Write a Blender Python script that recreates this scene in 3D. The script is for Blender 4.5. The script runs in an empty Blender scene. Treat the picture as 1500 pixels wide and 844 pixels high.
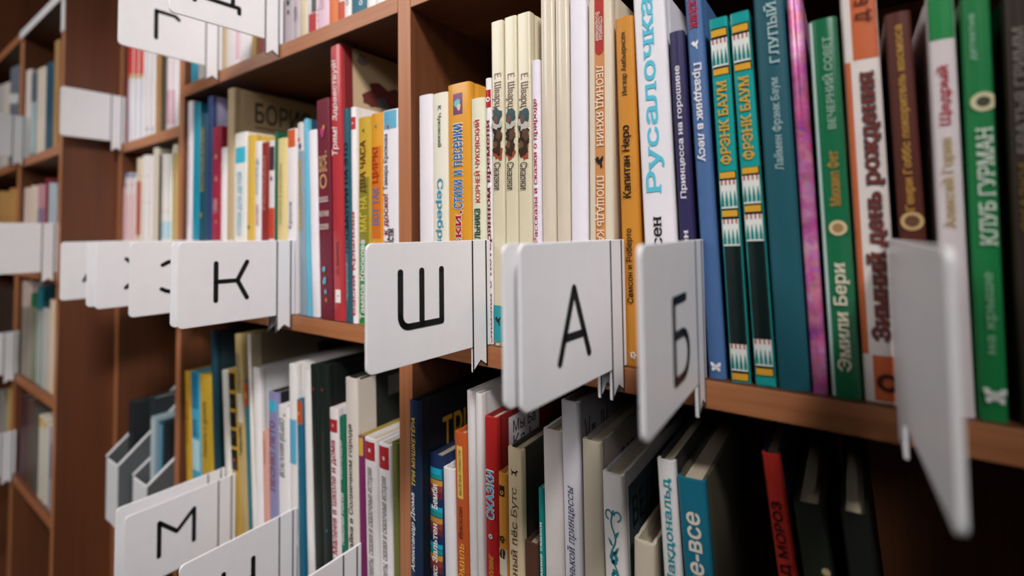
import bpy, bmesh, math, random
from mathutils import Matrix, Vector
from mathutils.geometry import delaunay_2d_cdt

SC = bpy.context.scene
COL = SC.collection
EYE = 1.35                      # lens height above the floor, metres
R = math.radians

# ------------------------------------------------------------------ camera
CAM_ROT = [[0.819759, -0.033085, -0.571752], [0.572555, 0.02429, 0.819506], [-0.013225, -0.999157, 0.038855]]
cam_d = bpy.data.cameras.new('camera')
cam_d.sensor_width = 36.0
cam_d.lens = 708.5 / 1500 * 36
cam_d.shift_x = 0.0
cam_d.shift_y = -(422 - 312) / 1500
cam_d.clip_start = 0.01
cam_d.dof.use_dof = True
cam_d.dof.focus_distance = 0.36
cam_d.dof.aperture_fstop = 2.7
cam = bpy.data.objects.new('camera', cam_d)
COL.objects.link(cam)
m = Matrix.Identity(4)
for i in range(3):              # columns: camera right, up, back
    m[i][0] = CAM_ROT[i][0]; m[i][1] = -CAM_ROT[i][1]; m[i][2] = -CAM_ROT[i][2]
m[1][3] = -0.30; m[2][3] = EYE
cam.matrix_world = m
SC.camera = cam

# ------------------------------------------------------------------ light
vs = SC.view_settings
vs.view_transform = 'Standard'; vs.look = 'None'; vs.gamma = 1.0; vs.use_curve_mapping = False
vs.exposure = 0.0
wd = bpy.data.worlds.new('world'); SC.world = wd; wd.use_nodes = True
bg = wd.node_tree.nodes['Background']
bg.inputs[0].default_value = (0.75, 1.0, 1.0, 1); bg.inputs[1].default_value = 0.015

def area(name, loc, target, sx, sy, power, col, spread=180):
    d = bpy.data.lights.new(name, 'AREA'); d.shape = 'RECTANGLE'; d.size = sx; d.size_y = sy
    d.energy = power; d.color = col; d.spread = R(spread)
    o = bpy.data.objects.new(name, d); COL.objects.link(o); o.location = loc
    o.rotation_euler = (Vector(target) - Vector(loc)).to_track_quat('-Z', 'Y').to_euler()
    return o
def spot(name, loc, target, size, power, col, radius, blend=1.0):
    d = bpy.data.lights.new(name, 'SPOT'); d.spot_size = R(size); d.spot_blend = blend; d.shadow_soft_size = radius
    d.energy = power; d.color = col
    o = bpy.data.objects.new(name, d); COL.objects.link(o); o.location = loc
    o.rotation_euler = (Vector(target) - Vector(loc)).to_track_quat('-Z', 'Y').to_euler()
    return o
spot('added_key_spot', (0.55, -0.85, EYE + 1.22), (-0.50, 0, EYE + 0.03), 46, 124, (1.0, 0.955, 0.95), .14)  # unseen spot added as key, soft cone shaped to dim the outer areas
area('added_far_fill', (0.9, -2.3, EYE + 1.25), (-1.2, 0, EYE), 0.6, 0.6, 2.6, (1.0, 0.97, 0.96), 50)  # added fill to brighten the far-left tabs, no such lamp in view
area('added_left_fill', (-1.3, -1.3, EYE + 1.0), (-0.4, 0, EYE), 0.8, 0.8, 13, (1.0, 0.965, 0.95))  # added fill from the left for spines and left faces, no window there

# ------------------------------------------------------------------ materials
def lin(h):
    o = []
    for i in (0, 2, 4):
        c = int(h[i:i + 2], 16) / 255
        o.append(c / 12.92 if c <= .04045 else ((c + .055) / 1.055) ** 2.4)
    return o
_M = {}
def new_mat(name):
    mt = bpy.data.materials.new(name); mt.use_nodes = True
    return mt, mt.node_tree.nodes, mt.node_tree.links, mt.node_tree.nodes['Principled BSDF']
def paint(h, rough=.45, gl=0, var=.05):
    k = (h, rough, gl, var)
    if k in _M: return _M[k]
    mt, N, L, p = new_mat('print_' + h)
    r, g, b = lin(h)
    tc = N.new('ShaderNodeTexCoord'); nz = N.new('ShaderNodeTexNoise'); nz.inputs['Scale'].default_value = 60; nz.inputs['Detail'].default_value = 4
    L.new(tc.outputs['Object'], nz.inputs['Vector'])
    mx = N.new('ShaderNodeMix'); mx.data_type = 'RGBA'
    mx.inputs[6].default_value = (r * (1 - var), g * (1 - var), b * (1 - var), 1)
    mx.inputs[7].default_value = (min(1, r * (1 + var)), min(1, g * (1 + var)), min(1, b * (1 + var)), 1)
    L.new(nz.outputs['Fac'], mx.inputs[0]); L.new(mx.outputs[2], p.inputs['Base Color'])
    p.inputs['Roughness'].default_value = .2 if gl else rough
    p.inputs['Specular IOR Level'].default_value = .5 if gl else .3
    _M[k] = mt
    return mt
def pages_mat(h='c4b8a2'):
    k = ('pages', h)
    if k in _M: return _M[k]
    mt, N, L, p = new_mat('paper_pages')
    r, g, b = lin(h)
    tc = N.new('ShaderNodeTexCoord'); mp = N.new('ShaderNodeMapping'); mp.inputs['Scale'].default_value = (1500, 12, 12)
    nz = N.new('ShaderNodeTexNoise'); nz.inputs['Scale'].default_value = 1.0; nz.inputs['Detail'].default_value = 2
    L.new(tc.outputs['Object'], mp.inputs[0]); L.new(mp.outputs[0], nz.inputs['Vector'])
    mx = N.new('ShaderNodeMix'); mx.data_type = 'RGBA'
    mx.inputs[6].default_value = (r * .7, g * .68, b * .62, 1); mx.inputs[7].default_value = (r, g, b, 1)
    L.new(nz.outputs['Fac'], mx.inputs[0]); L.new(mx.outputs[2], p.inputs['Base Color'])
    p.inputs['Roughness'].default_value = .8
    _M[k] = mt
    return mt
def wood_mat(axis, h='74452a', h2='52301d', rough=.42):
    k = ('wood', axis, h, h2, rough)
    if k in _M: return _M[k]
    mt, N, L, p = new_mat('wood_veneer')
    tc = N.new('ShaderNodeTexCoord'); mp = N.new('ShaderNodeMapping')
    sc = [260, 260, 260]; sc[axis] = 7
    mp.inputs['Scale'].default_value = sc
    nz = N.new('ShaderNodeTexNoise'); nz.inputs['Scale'].default_value = 1; nz.inputs['Detail'].default_value = 5; nz.inputs['Roughness'].default_value = .6
    nz2 = N.new('ShaderNodeTexNoise'); nz2.inputs['Scale'].default_value = .12; nz2.inputs['Detail'].default_value = 3
    L.new(tc.outputs['Object'], mp.inputs[0]); L.new(mp.outputs[0], nz.inputs['Vector']); L.new(mp.outputs[0], nz2.inputs['Vector'])
    ad = N.new('ShaderNodeMath'); ad.operation = 'ADD'; ml = N.new('ShaderNodeMath'); ml.operation = 'MULTIPLY'; ml.inputs[1].default_value = .5
    L.new(nz.outputs['Fac'], ad.inputs[0]); L.new(nz2.outputs['Fac'], ad.inputs[1]); L.new(ad.outputs[0], ml.inputs[0])
    cr = N.new('ShaderNodeValToRGB'); e = cr.color_ramp.elements
    e[0].position = .3; e[0].color = (*lin(h2), 1); e[1].position = .68; e[1].color = (*lin(h), 1)
    L.new(ml.outputs[0], cr.inputs[0]); L.new(cr.outputs[0], p.inputs['Base Color'])
    bp = N.new('ShaderNodeBump'); bp.inputs['Strength'].default_value = .06; bp.inputs['Distance'].default_value = .001
    L.new(nz.outputs['Fac'], bp.inputs['Height']); L.new(bp.outputs[0], p.inputs['Normal'])
    p.inputs['Roughness'].default_value = rough
    _M[k] = mt
    return mt
def holo_mat():
    if 'holo' in _M: return _M['holo']
    mt, N, L, p = new_mat('holographic_foil')
    tc = N.new('ShaderNodeTexCoord'); vo = N.new('ShaderNodeTexVoronoi'); vo.inputs['Scale'].default_value = 260
    nz = N.new('ShaderNodeTexNoise'); nz.inputs['Scale'].default_value = 45; nz.inputs['Detail'].default_value = 3
    L.new(tc.outputs['Object'], vo.inputs['Vector']); L.new(tc.outputs['Object'], nz.inputs['Vector'])
    cr = N.new('ShaderNodeValToRGB'); e = cr.color_ramp.elements
    e[0].position = .3; e[0].color = (*lin('a84a86'), 1); e[1].position = .75; e[1].color = (*lin('f0b4d8'), 1)
    e2 = cr.color_ramp.elements.new(.5); e2.color = (*lin('d678ae'), 1)
    L.new(nz.outputs['Fac'], cr.inputs[0])
    hs = N.new('ShaderNodeMix'); hs.data_type = 'RGBA'; hs.blend_type = 'SOFT_LIGHT'; hs.inputs[0].default_value = .45
    L.new(cr.outputs[0], hs.inputs[6]); L.new(vo.outputs['Color'], hs.inputs[7]); L.new(hs.outputs[2], p.inputs['Base Color'])
    bp = N.new('ShaderNodeBump'); bp.inputs['Strength'].default_value = .5; bp.inputs['Distance'].default_value = .001
    L.new(nz.outputs['Fac'], bp.inputs['Height']); L.new(bp.outputs[0], p.inputs['Normal'])
    p.inputs['Metallic'].default_value = .35; p.inputs['Roughness'].default_value = .25
    _M['holo'] = mt
    return mt
def plastic():
    if 'pl' in _M: return _M['pl']
    mt, N, L, p = new_mat('white_plastic')
    tc = N.new('ShaderNodeTexCoord'); nz = N.new('ShaderNodeTexNoise'); nz.inputs['Scale'].default_value = 90; nz.inputs['Detail'].default_value = 3
    L.new(tc.outputs['Object'], nz.inputs['Vector'])
    mx = N.new('ShaderNodeMix'); mx.data_type = 'RGBA'; mx.inputs[6].default_value = (.76, .75, .765, 1); mx.inputs[7].default_value = (.82, .81, .825, 1)
    L.new(nz.outputs['Fac'], mx.inputs[0]); L.new(mx.outputs[2], p.inputs['Base Color'])
    p.inputs['Roughness'].default_value = .38
    _M['pl'] = mt
    return mt

# ------------------------------------------------------------------ mesh helpers
def link(name, verts, faces, mats, parent=None, mi=None, smooth=False):
    me = bpy.data.meshes.new(name)
    me.from_pydata(verts, [], faces)
    for mt in (mats if isinstance(mats, (list, tuple)) else [mats]): me.materials.append(mt)
    if mi: me.polygons.foreach_set('material_index', mi)
    if smooth: me.polygons.foreach_set('use_smooth', [True] * len(faces))
    me.update()
    o = bpy.data.objects.new(name, me); COL.objects.link(o)
    if parent: o.parent = parent
    return o
def link_bm(name, bm, mats, parent=None):
    me = bpy.data.meshes.new(name); bmesh.ops.recalc_face_normals(bm, faces=bm.faces[:]); bm.to_mesh(me); bm.free()
    for mt in (mats if isinstance(mats, (list, tuple)) else [mats]): me.materials.append(mt)
    o = bpy.data.objects.new(name, me); COL.objects.link(o)
    if parent: o.parent = parent
    return o
def box_bm(x0, x1, y0, y1, z0, z1, bev=0.0):
    bm = bmesh.new(); bmesh.ops.create_cube(bm, size=1)
    for v in bm.verts:
        v.co = ((x0 + x1) / 2 + v.co.x * (x1 - x0), (y0 + y1) / 2 + v.co.y * (y1 - y0), (z0 + z1) / 2 + v.co.z * (z1 - z0))
    if bev: bmesh.ops.bevel(bm, geom=bm.edges[:], offset=bev, segments=2, profile=.5, affect='EDGES')
    return bm
def empty(name, loc, label, cat, group=None):
    o = bpy.data.objects.new(name, None); COL.objects.link(o); o.location = loc; o.empty_display_size = .02
    o['label'] = label; o['category'] = cat
    if group: o['group'] = group
    return o

# text outlines come from Blender's own built-in font, turned into flat printed meshes
_T = {}
def glyphs(s, bold=0, it=0, sf=0):
    k = (s, bold, it, sf)
    if k in _T: return _T[k]
    c = bpy.data.curves.new('lettering', 'FONT'); c.body = s; c.fill_mode = 'NONE'; c.shear = .22 * it
    o = bpy.data.objects.new('lettering', c); COL.objects.link(o)
    dg = bpy.context.evaluated_depsgraph_get(); dg.update()
    cu = o.evaluated_get(dg).to_curve(dg)
    cons = []                                                # outlines of the characters
    for sp in cu.splines:
        bp = list(sp.bezier_points); P = []
        for p, q in zip(bp, bp[1:] + bp[:1]):
            a, h1, h2, e = p.co, p.handle_right, q.handle_left, q.co
            d1 = (e - a).length; straight = abs((h1 - a).cross(e - a).length) < 1e-4 and abs((h2 - a).cross(e - a).length) < 1e-4
            for k_ in range(1 if straight or d1 < .02 else 4):
                u = k_ / 4
                w_ = a * (1 - u) ** 3 + h1 * (3 * u * (1 - u) ** 2) + h2 * (3 * u * u * (1 - u)) + e * u ** 3
                if not P or (w_.x - P[-1][0]) ** 2 + (w_.y - P[-1][1]) ** 2 > 1e-8: P.append((w_.x, w_.y))
        if not bp: P = [(q.co.x, q.co.y) for q in sp.points]
        if len(P) > 2: cons.append(P)
    o.to_curve_clear(); bpy.data.objects.remove(o); bpy.data.curves.remove(c)
    def sarea(P): return sum(a[0] * b[1] - b[0] * a[1] for a, b in zip(P, P[1:] + P[:1])) / 2
    def inside(p, P):
        r = False
        for (xa, ya), (xb, yb) in zip(P, P[1:] + P[:1]):
            if (ya > p[1]) != (yb > p[1]) and p[0] < (xb - xa) * (p[1] - ya) / (yb - ya) + xa: r = not r
        return r
    ar = [sarea(P) for P in cons]
    sg = 1 if max(ar, key=abs) > 0 else -1
    outs = [[P, [], abs(a)] for P, a in zip(cons, ar) if a * sg > 0]
    for P, a in zip(cons, ar):
        if a * sg < 0:
            own = [q for q in outs if q[2] > abs(a) and inside(P[0], q[0])]
            if own: min(own, key=lambda q: q[2])[1].append(P)
            else: outs.append([P, [], abs(a)])
    vs_, fs, lay = [], [], []
    for n_, (P, H, a) in enumerate(outs):
        k_ = len(vs_); loops = [P] + H
        flat = [v for L_ in loops for v in L_]
        ed, s_ = [], 0
        for L_ in loops:
            ed += [(s_ + i, s_ + (i + 1) % len(L_)) for i in range(len(L_))]; s_ += len(L_)
        cv, _e, cf, _a, _b, _c = delaunay_2d_cdt([Vector(v) for v in flat], ed, [], 0, 1e-6)
        for f in cf:                                         # keep what winds around: outlines may cross themselves
            mx, my = sum(cv[i].x for i in f) / len(f), sum(cv[i].y for i in f) / len(f); wn = 0
            for L_ in loops:
                for (xa, ya), (xb, yb) in zip(L_, L_[1:] + L_[:1]):
                    if (ya > my) != (yb > my) and mx < (xb - xa) * (my - ya) / (yb - ya) + xa: wn += 1 if yb > ya else -1
            if wn: fs.append(tuple(i + k_ for i in f))
        vs_ += [(v.x, v.y) for v in cv]; lay += [n_ % 6] * len(cv)
    if sf:                                                   # small feet on the stem ends for the serif faces
        n_ = 0
        for P, H, a in outs:
            for (xa, ya), (xb, yb) in zip(P, P[1:] + P[:1]):
                if abs(ya - yb) < .004 and .05 < abs(xa - xb) < .22:
                    up = (xb - xa) * sg > 0
                    l_, r_ = min(xa, xb) - .055, max(xa, xb) + .055; y1_ = ya + (.05 if up else -.05); k_ = len(vs_)
                    vs_ += [(l_, ya), (r_, ya), (r_, y1_), (l_, y1_)]; fs.append((k_, k_ + 1, k_ + 2, k_ + 3)); lay += [6 + n_ % 3] * 4; n_ += 1
    if bold:                                                 # heavier strokes: overlaid copies pushed outwards
        n0, f0, w_ = len(vs_), list(fs), .015 * bold; base, l0 = list(vs_), list(lay); m_ = 4 if bold < 2 else 8
        for j in range(m_):
            ca, sa = w_ * math.cos(2 * math.pi * (j + .5) / m_), w_ * math.sin(2 * math.pi * (j + .5) / m_)
            k_ = len(vs_); vs_ += [(x + ca, y + sa) for x, y in base]; lay += [l_ + 10 * (j + 1) for l_ in l0]; fs += [tuple(i + k_ for i in f) for f in f0]
    xs = [v[0] for v in vs_]; ys = [v[1] for v in vs_]
    x0, x1, y0, y1 = min(xs), max(xs), min(ys), max(ys)
    _T[k] = ([((x - x0) / (x1 - x0), (y - y0) / (y1 - y0), l_ * 2e-6) for (x, y), l_ in zip(vs_, lay)], fs, x1 - x0, y1 - y0)
    return _T[k]

# ------------------------------------------------------------------ little printed shapes, unit size
def ngon(n, r=1, cx=0, cz=0, ph=0, sx=1, sz=1): return [(cx + sx * r * math.cos(ph + 2 * math.pi * i / n), cz + sz * r * math.sin(ph + 2 * math.pi * i / n)) for i in range(n)]
def ringquads(n, r0, r1): 
    a = ngon(n, r0); b = ngon(n, r1)
    return [[a[i], a[(i + 1) % n], b[(i + 1) % n], b[i]] for i in range(n)]
def shape(kind, rnd):
    if kind == 'disc': return [ngon(20)]
    if kind == 'ring': return ringquads(18, .55, 1)
    if kind == 'blot':
        return [[(r * math.cos(a), r * math.sin(a)) for a, r in ((2 * math.pi * i / 15, rnd.uniform(.62, 1.1)) for i in range(15))]]
    if kind == 'fly':
        w = [[(0, .1), (-.55, .85), (-1, .8), (-.85, .1), (-.35, -.05)], [(0, -.1), (-.3, -.1), (-.8, -.2), (-.75, -.85), (-.4, -.8)]]
        return w + [[(-x, z) for x, z in q] for q in w] + [[(-.1, .55), (.1, .55), (.1, -.6), (-.1, -.6)]]
    if kind == 'bird':
        return [[(-.9, .5), (-.3, .2), (.1, .35), (.55, .9), (.6, .3), (.35, -.1), (.1, -.5), (-.3, -.35)], [(.1, -.3), (.35, -.2), (.45, -1), (.1, -.95)], ngon(8, .26, -.35, .45)]
    if kind == 'flower':
        p = [ngon(8, .34, .55 * math.cos(a), .55 * math.sin(a)) for a in (i * 2 * math.pi / 5 for i in range(5))]
        return p + [[(-.05, -.5), (.1, -.5), (.28, -1.15), (.12, -1.2)], [(.1, -.9), (.6, -.7), (.7, -1.0)], [(.1, -.8), (-.5, -.75), (-.45, -1.1)]]
    if kind == 'scroll':
        P = []
        pts = [(.3 * math.sin(i * .55) * (1 - i / 40), -1 + 2 * i / 24) for i in range(25)]
        for (xa, za), (xb, zb) in zip(pts, pts[1:]): P.append([(xa - .08, za), (xa + .08, za), (xb + .08, zb), (xb - .08, zb)])
        for cx, cz, r in ((0, -.35, .36), (.1, -.85, .36)): P += [ngon(8, r * .45, cx + r * .62 * math.cos(a), cz + r * .35 * math.sin(a), sz=.55) for a in (i * 2 * math.pi / 6 for i in range(6))]
        for cx, cz, s in ((.35, .35, 1), (-.3, .1, -1), (.3, -.1, 1)): P.append([(cx - .3 * s, cz - .14), (cx, cz - .1), (cx + .2 * s, cz + .1), (cx - .1 * s, cz + .02)])
        for cx, s in ((-.35, 1), (.4, -1)): P += [[(cx + .22 * math.cos(a0) * s, .84 + .1 * math.sin(a0)), (cx + .36 * math.cos(a0) * s, .84 + .16 * math.sin(a0)), (cx + .36 * math.cos(a1) * s, .84 + .16 * math.sin(a1)), (cx + .22 * math.cos(a1) * s, .84 + .1 * math.sin(a1))] for a0, a1 in ((R(30 * i), R(30 * i + 30)) for i in range(9))]
        return P
    if kind == 'dog':
        return [[(-.7, .1), (.5, .05), (.5, -.35), (-.7, -.3)], [(.3, .0), (.55, .5), (.95, .35), (.75, .05), (.5, -.1)], [(-.7, -.1), (-1, .45), (-.85, .5), (-.55, .1)],
                [(-.7, -.3), (-.75, -.85), (-.5, -.85), (-.45, -.3)], [(.25, -.3), (.3, -.85), (.52, -.85), (.5, -.3)]]
    return []

# ------------------------------------------------------------------ books
def spine_profile(t, sq):
    """cross section of the spine: list of (x, y), left to right, plus the depth function"""
    r = min(.0014 if sq else .0022, t * .28); b = min(.0002 if sq else .0006, t * .05)
    hx = t / 2 - r
    def ys(x):
        ax = abs(x)
        if ax <= hx: return b * (ax / max(hx, 1e-6)) ** 2
        q = min(1, (ax - hx) / r)
        return b + r * (1 - math.sqrt(max(0, 1 - q * q)))
    xs = [-t / 2 + r * (1 - math.cos(a)) for a in (0, .45, .9, 1.25)] + [hx * k / 4 for k in range(-4, 5)] 
    xs = xs + [-x for x in reversed(xs[:4])]
    return [(x, ys(x)) for x in xs], ys
BANDS = set()
def book(row_z, group, l, c, p, cv=None, gl=0, holo=0, dp=.165, sq=0, bm=0, ib=None, dec=()):
    xc, t, lean, h, y = p[0] / 1000, p[1] / 1000, p[2], p[3] / 1000, p[4] / 1000
    rnd = random.Random(int(abs(p[0]) * 100) + int(p[3] * 10))
    dp = min(dp, .245 - max(y, 0))
    piv = -1 if lean < 0 else 1                              # a leaning book stands on its lower corner
    ox = -piv * t / 2 if lean else 0
    root = empty('book', (xc - ox, y, EYE + row_z + .0002), l, 'book', group)
    root.rotation_euler = (0, R(lean), 0)
    smat = holo_mat() if holo else paint(c, gl=gl)
    cmat = smat if (cv is None) else paint(cv, rough=.5)
    # cover: spine and two boards folded out of one sheet
    prof, ys = spine_profile(t, sq)
    bt = min(.0022, t * .16)
    jt = .0006 if t > .008 else .0002
    outer = [(-t / 2, dp), (-t / 2, .013), (-t / 2 + jt, .0085), (-t / 2, .0055)] + prof + [(t / 2, .0055), (t / 2 - jt, .0085), (t / 2, .013), (t / 2, dp)]
    n = len(outer); inner = []
    for i, (x, yy) in enumerate(outer):
        if i < 4: inner.append((-t / 2 + bt, max(yy, bt + .002)))
        elif i >= n - 4: inner.append((t / 2 - bt, max(yy, bt + .002)))
        else: inner.append((max(-t / 2 + bt, min(t / 2 - bt, x)), ys(x) * .3 + bt + .001))
    V, F, MI = [], [], []
    for z, dz in ((0, 0), (h, 0)):
        for (x, yy) in outer: V.append((x + ox, yy, z))
        for (x, yy) in inner: V.append((x + ox, yy, z))
    def q(a, b, cc, d, mi): F.append((a, b, cc, d)); MI.append(mi)
    for i in range(n - 1):
        mi = 0 if 3 <= i < n - 4 else 1
        q(i, i + 1, 2 * n + i + 1, 2 * n + i, mi)
        q(n + i + 1, n + i, 3 * n + i, 3 * n + i + 1, 1)
        q(i + 1, i, n + i, n + i + 1, mi)
        q(2 * n + i, 2 * n + i + 1, 3 * n + i + 1, 3 * n + i, mi)
    for e in (0, n - 1): q(e, n + e, 3 * n + e, 2 * n + e, 1)
    MATS = [smat, cmat]; LSETS = []
    def ink_cover(vv, ff, mt):
        if mt not in MATS: MATS.append(mt)
        k = len(V); V.extend(vv); F.extend(tuple(i + k for i in f) for f in ff); MI.extend([MATS.index(mt)] * len(ff))
    def ink_text(vv, ff, mt, new=True):
        if new: LSETS.append(([], [], [], []))
        LV, LF, LMATS, LM = LSETS[-1]
        if mt not in LMATS: LMATS.append(mt)
        k = len(LV); LV.extend(vv); LF.extend(tuple(i + k for i in f) for f in ff); LM.extend([LMATS.index(mt)] * len(ff))
    pi = .0035 if t > .006 else .001
    ph = h - pi if not ib else h - .009
    o = link_bm('page_block', box_bm(ox - t / 2 + bt, ox + t / 2 - bt, bt + .0035, dp - .004, .0015, ph), pages_mat(), root)
    if bm: link_bm('bookmark', box_bm(ox - .0008, ox + .0004, .045, .055, h - .02, h + .008), paint('3f6a4c'), root)
    if ib: link_bm('torn_lining', box_bm(ox - t / 2 + bt, ox + t / 2 - bt, bt + .0013, bt + .0035, h - .03, h - .002), paint(ib), root)
    # printing on the spine
    lift = [.00012]
    def on_spine(polys, col, name):
        lift[0] += .00003
        vv, ff = [], []
        for pl in polys:
            k = len(vv)
            cl = [(max(-t / 2 + .0004, min(t / 2 - .0004, x)), max(.0008, min(h - .0008, z))) for x, z in pl]
            lo, hi = min(q[0] for q in cl), max(q[0] for q in cl)
            yf = None if name in BANDS else min(ys(lo), ys(hi), ys(0) if lo < 0 < hi else 1)
            for x, z in cl: vv.append((x + ox, (ys(x) if yf is None else yf) - lift[0], z))
            ff.append(tuple(range(k, k + len(pl))))
        if vv: ink_cover(vv, ff, paint(col, gl=gl, var=.02))
    def text_spine(d):
        z0, z1 = d['z0'] / 1000, d['z1'] / 1000
        b = d.get('b', 0); it = d.get('it', 0)
        cx = d.get('x', 0) * t / 2; hw = min(.9, d['w'] * 1.14) * t
        for rep in ((1, 0) if d.get('halo') else (0,)):
            g, fs, gw, gh = glyphs(d['s'], b + .4 + 2.2 * rep, it, d.get('sf', 0))
            lift[0] += .0002
            grow = .0006 * rep
            vv = []
            for a, bb, ly in g:
                if d['d'] == 'h': x = cx - hw / 2 + a * hw; z = z0 + bb * (z1 - z0)
                elif d['d'] == 'u': z = z0 - grow + a * (z1 - z0 + 2 * grow); x = cx + hw / 2 + grow - bb * (hw + 2 * grow)
                else: z = z1 + grow - a * (z1 - z0 + 2 * grow); x = cx - hw / 2 - grow + bb * (hw + 2 * grow)
                vv.append((x, z, ly))
            keep = [f for f in fs if all(.001 < vv[i][1] < h - .001 for i in f)]
            used = sorted({i for f in keep for i in f}); mp = {i: k for k, i in enumerate(used)}
            if keep:
                xs_ = [vv[i][0] for i in used]; yf = min(ys(min(xs_)), ys(max(xs_)), ys(0) if min(xs_) < 0 < max(xs_) else 1)
                ink_text([(vv[i][0] + ox, yf - lift[0] - vv[i][2], vv[i][1]) for i in used],
                     [tuple(mp[i] for i in f) for f in keep], paint(d['halo'] if rep else d['c'], gl=gl, var=.02), new=bool(rep or not d.get('halo')))
    def on_cover(polys, col, name):
        lift[0] += .00003
        vv, ff = [], []
        for pl in polys:
            k = len(vv)
            for yy, z in pl: vv.append((t / 2 + lift[0] + ox, max(.0005, min(dp - .002, yy)), max(.001, min(h - .001, z))))
            ff.append(tuple(range(k, k + len(pl))))
        ink_cover(vv, ff, paint(col, var=.04))
    for d in dec:
        k = d['k']
        if k == 't': text_spine(d)
        elif k == 'r':
            xa, xb = d.get('x0', -1) * t / 2, d.get('x1', 1) * t / 2
            st = [xa + (xb - xa) * i / 8 for i in range(9)]
            z0, z1 = d['z0'] / 1000, d['z1'] / 1000
            BANDS.add(d.get('n', 'colour_band')); on_spine([[(st[i], z0), (st[i + 1], z0), (st[i + 1], z1), (st[i], z1)] for i in range(8)], d['c'], d.get('n', 'colour_band'))
        elif k == 's':
            kd = d['shape']; x = d.get('x', 0) * t / 2
            if kd in ('spikes', 'dots'):
                z0, z1 = d['z0'] / 1000, d['z1'] / 1000; H = z1 - z0; P = []
                for j in range(4):
                    cx = (-.86 + 1.72 * (j + .5) / 4) * t / 2; w = .86 * t / 8
                    if kd == 'dots': P.append([(cx - w * .4, z0), (cx + w * .4, z0), (cx + w * .4, z1), (cx - w * .4, z1)])
                    else: P.append([(cx - w * .8, z0 + H * .06), (cx + w * .8, z0 + H * .06), (cx + w * .75, z0 + H * .25), (cx + w * .12, z0 + H * .62), (cx - w * .12, z0 + H * .62), (cx - w * .75, z0 + H * .25)])
                on_spine(P, d['c'], 'ornament')
            elif kd == 'scroll':
                z0, z1 = d['z0'] / 1000, d['z1'] / 1000
                on_spine([[(x + a * t * .55, (z0 + z1) / 2 + b * (z1 - z0) / 2) for a, b in pl] for pl in shape('scroll', rnd)], d['c'], 'flower_scroll')
            elif kd == 'cart':
                z0, z1 = d['z0'] / 1000, min(d['z1'] / 1000, h - .002); w = .36 * t; P = ngon(8, 1)
                on_spine([[(w / 2, z0 + w / 2), (w / 2, z1), (-w / 2, z1), (-w / 2, z0 + w / 2), (-w * .3, z0 + w * .12), (0, z0), (w * .3, z0 + w * .12)]], d['c'], 'title_cartouche')
            elif kd == 'dots3':
                on_spine([ngon(8, .0012, x, d['z'] / 1000 + j * .006) for j in (-1, 0, 1)], d['c'], 'spine_mark')
            else:
                s = min(d['size'] / 1000, t * .95) if kd != 'blot' else d['size'] / 1000 * 1.2
                s = min(s, t * .9)
                on_spine([[(x + a * s / 2, d['z'] / 1000 + b * s / 2 * (1.35 if kd == 'blot' else 1)) for a, b in pl] for pl in shape(kd, rnd)], d['c'],
                         {'blot': 'picture_patch', 'ring': 'publisher_mark', 'disc': 'medallion'}.get(kd, kd + '_emblem' if kd != 'fly' else 'butterfly_emblem'))
        elif k in ('c', 'ct', 'cr'):
            a = d['a'] if k == 'c' else (['t', d['s'], d['y0'], d['y1'], d['zt'], d['zb'], d['c']] if k == 'ct' else ['r', d['y0'], d['y1'], d['zt'], d['zb'], d['c']])
            if a[0] == 'r':
                y0, y1, za, zb = a[1] / 1000, a[2] / 1000, h - a[3] / 1000, max(.001, h - a[4] / 1000)
                on_cover([[(y0, zb), (y1, zb), (y1, za), (y0, za)]], a[5], 'cover_panel')
            elif a[0] == 'blot':
                on_cover([[(a[1] / 1000 + u * a[3] / 1000, h - a[2] / 1000 + w * a[3] / 1000 * .7) for u, w in pl] for pl in shape('blot', rnd)], a[4], 'cover_picture')
            else:
                g, fs, gw, gh = glyphs(a[1], 1, 0); lift[0] += .00004
                y0, y1, za, zb = a[2] / 1000, a[3] / 1000, h - a[4] / 1000, h - a[5] / 1000
                ink_text([(t / 2 + lift[0] + ly + ox, y0 + u * (y1 - y0), zb + w * (za - zb)) for u, w, ly in g], fs, paint(a[6], var=.02))
    cov = link('cover', V, F, MATS, root, MI)
    for k_, (vv, ff, mts, mi) in enumerate(LSETS): link('title_lettering', vv, ff, mts, cov, mi)
    return root

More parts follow.
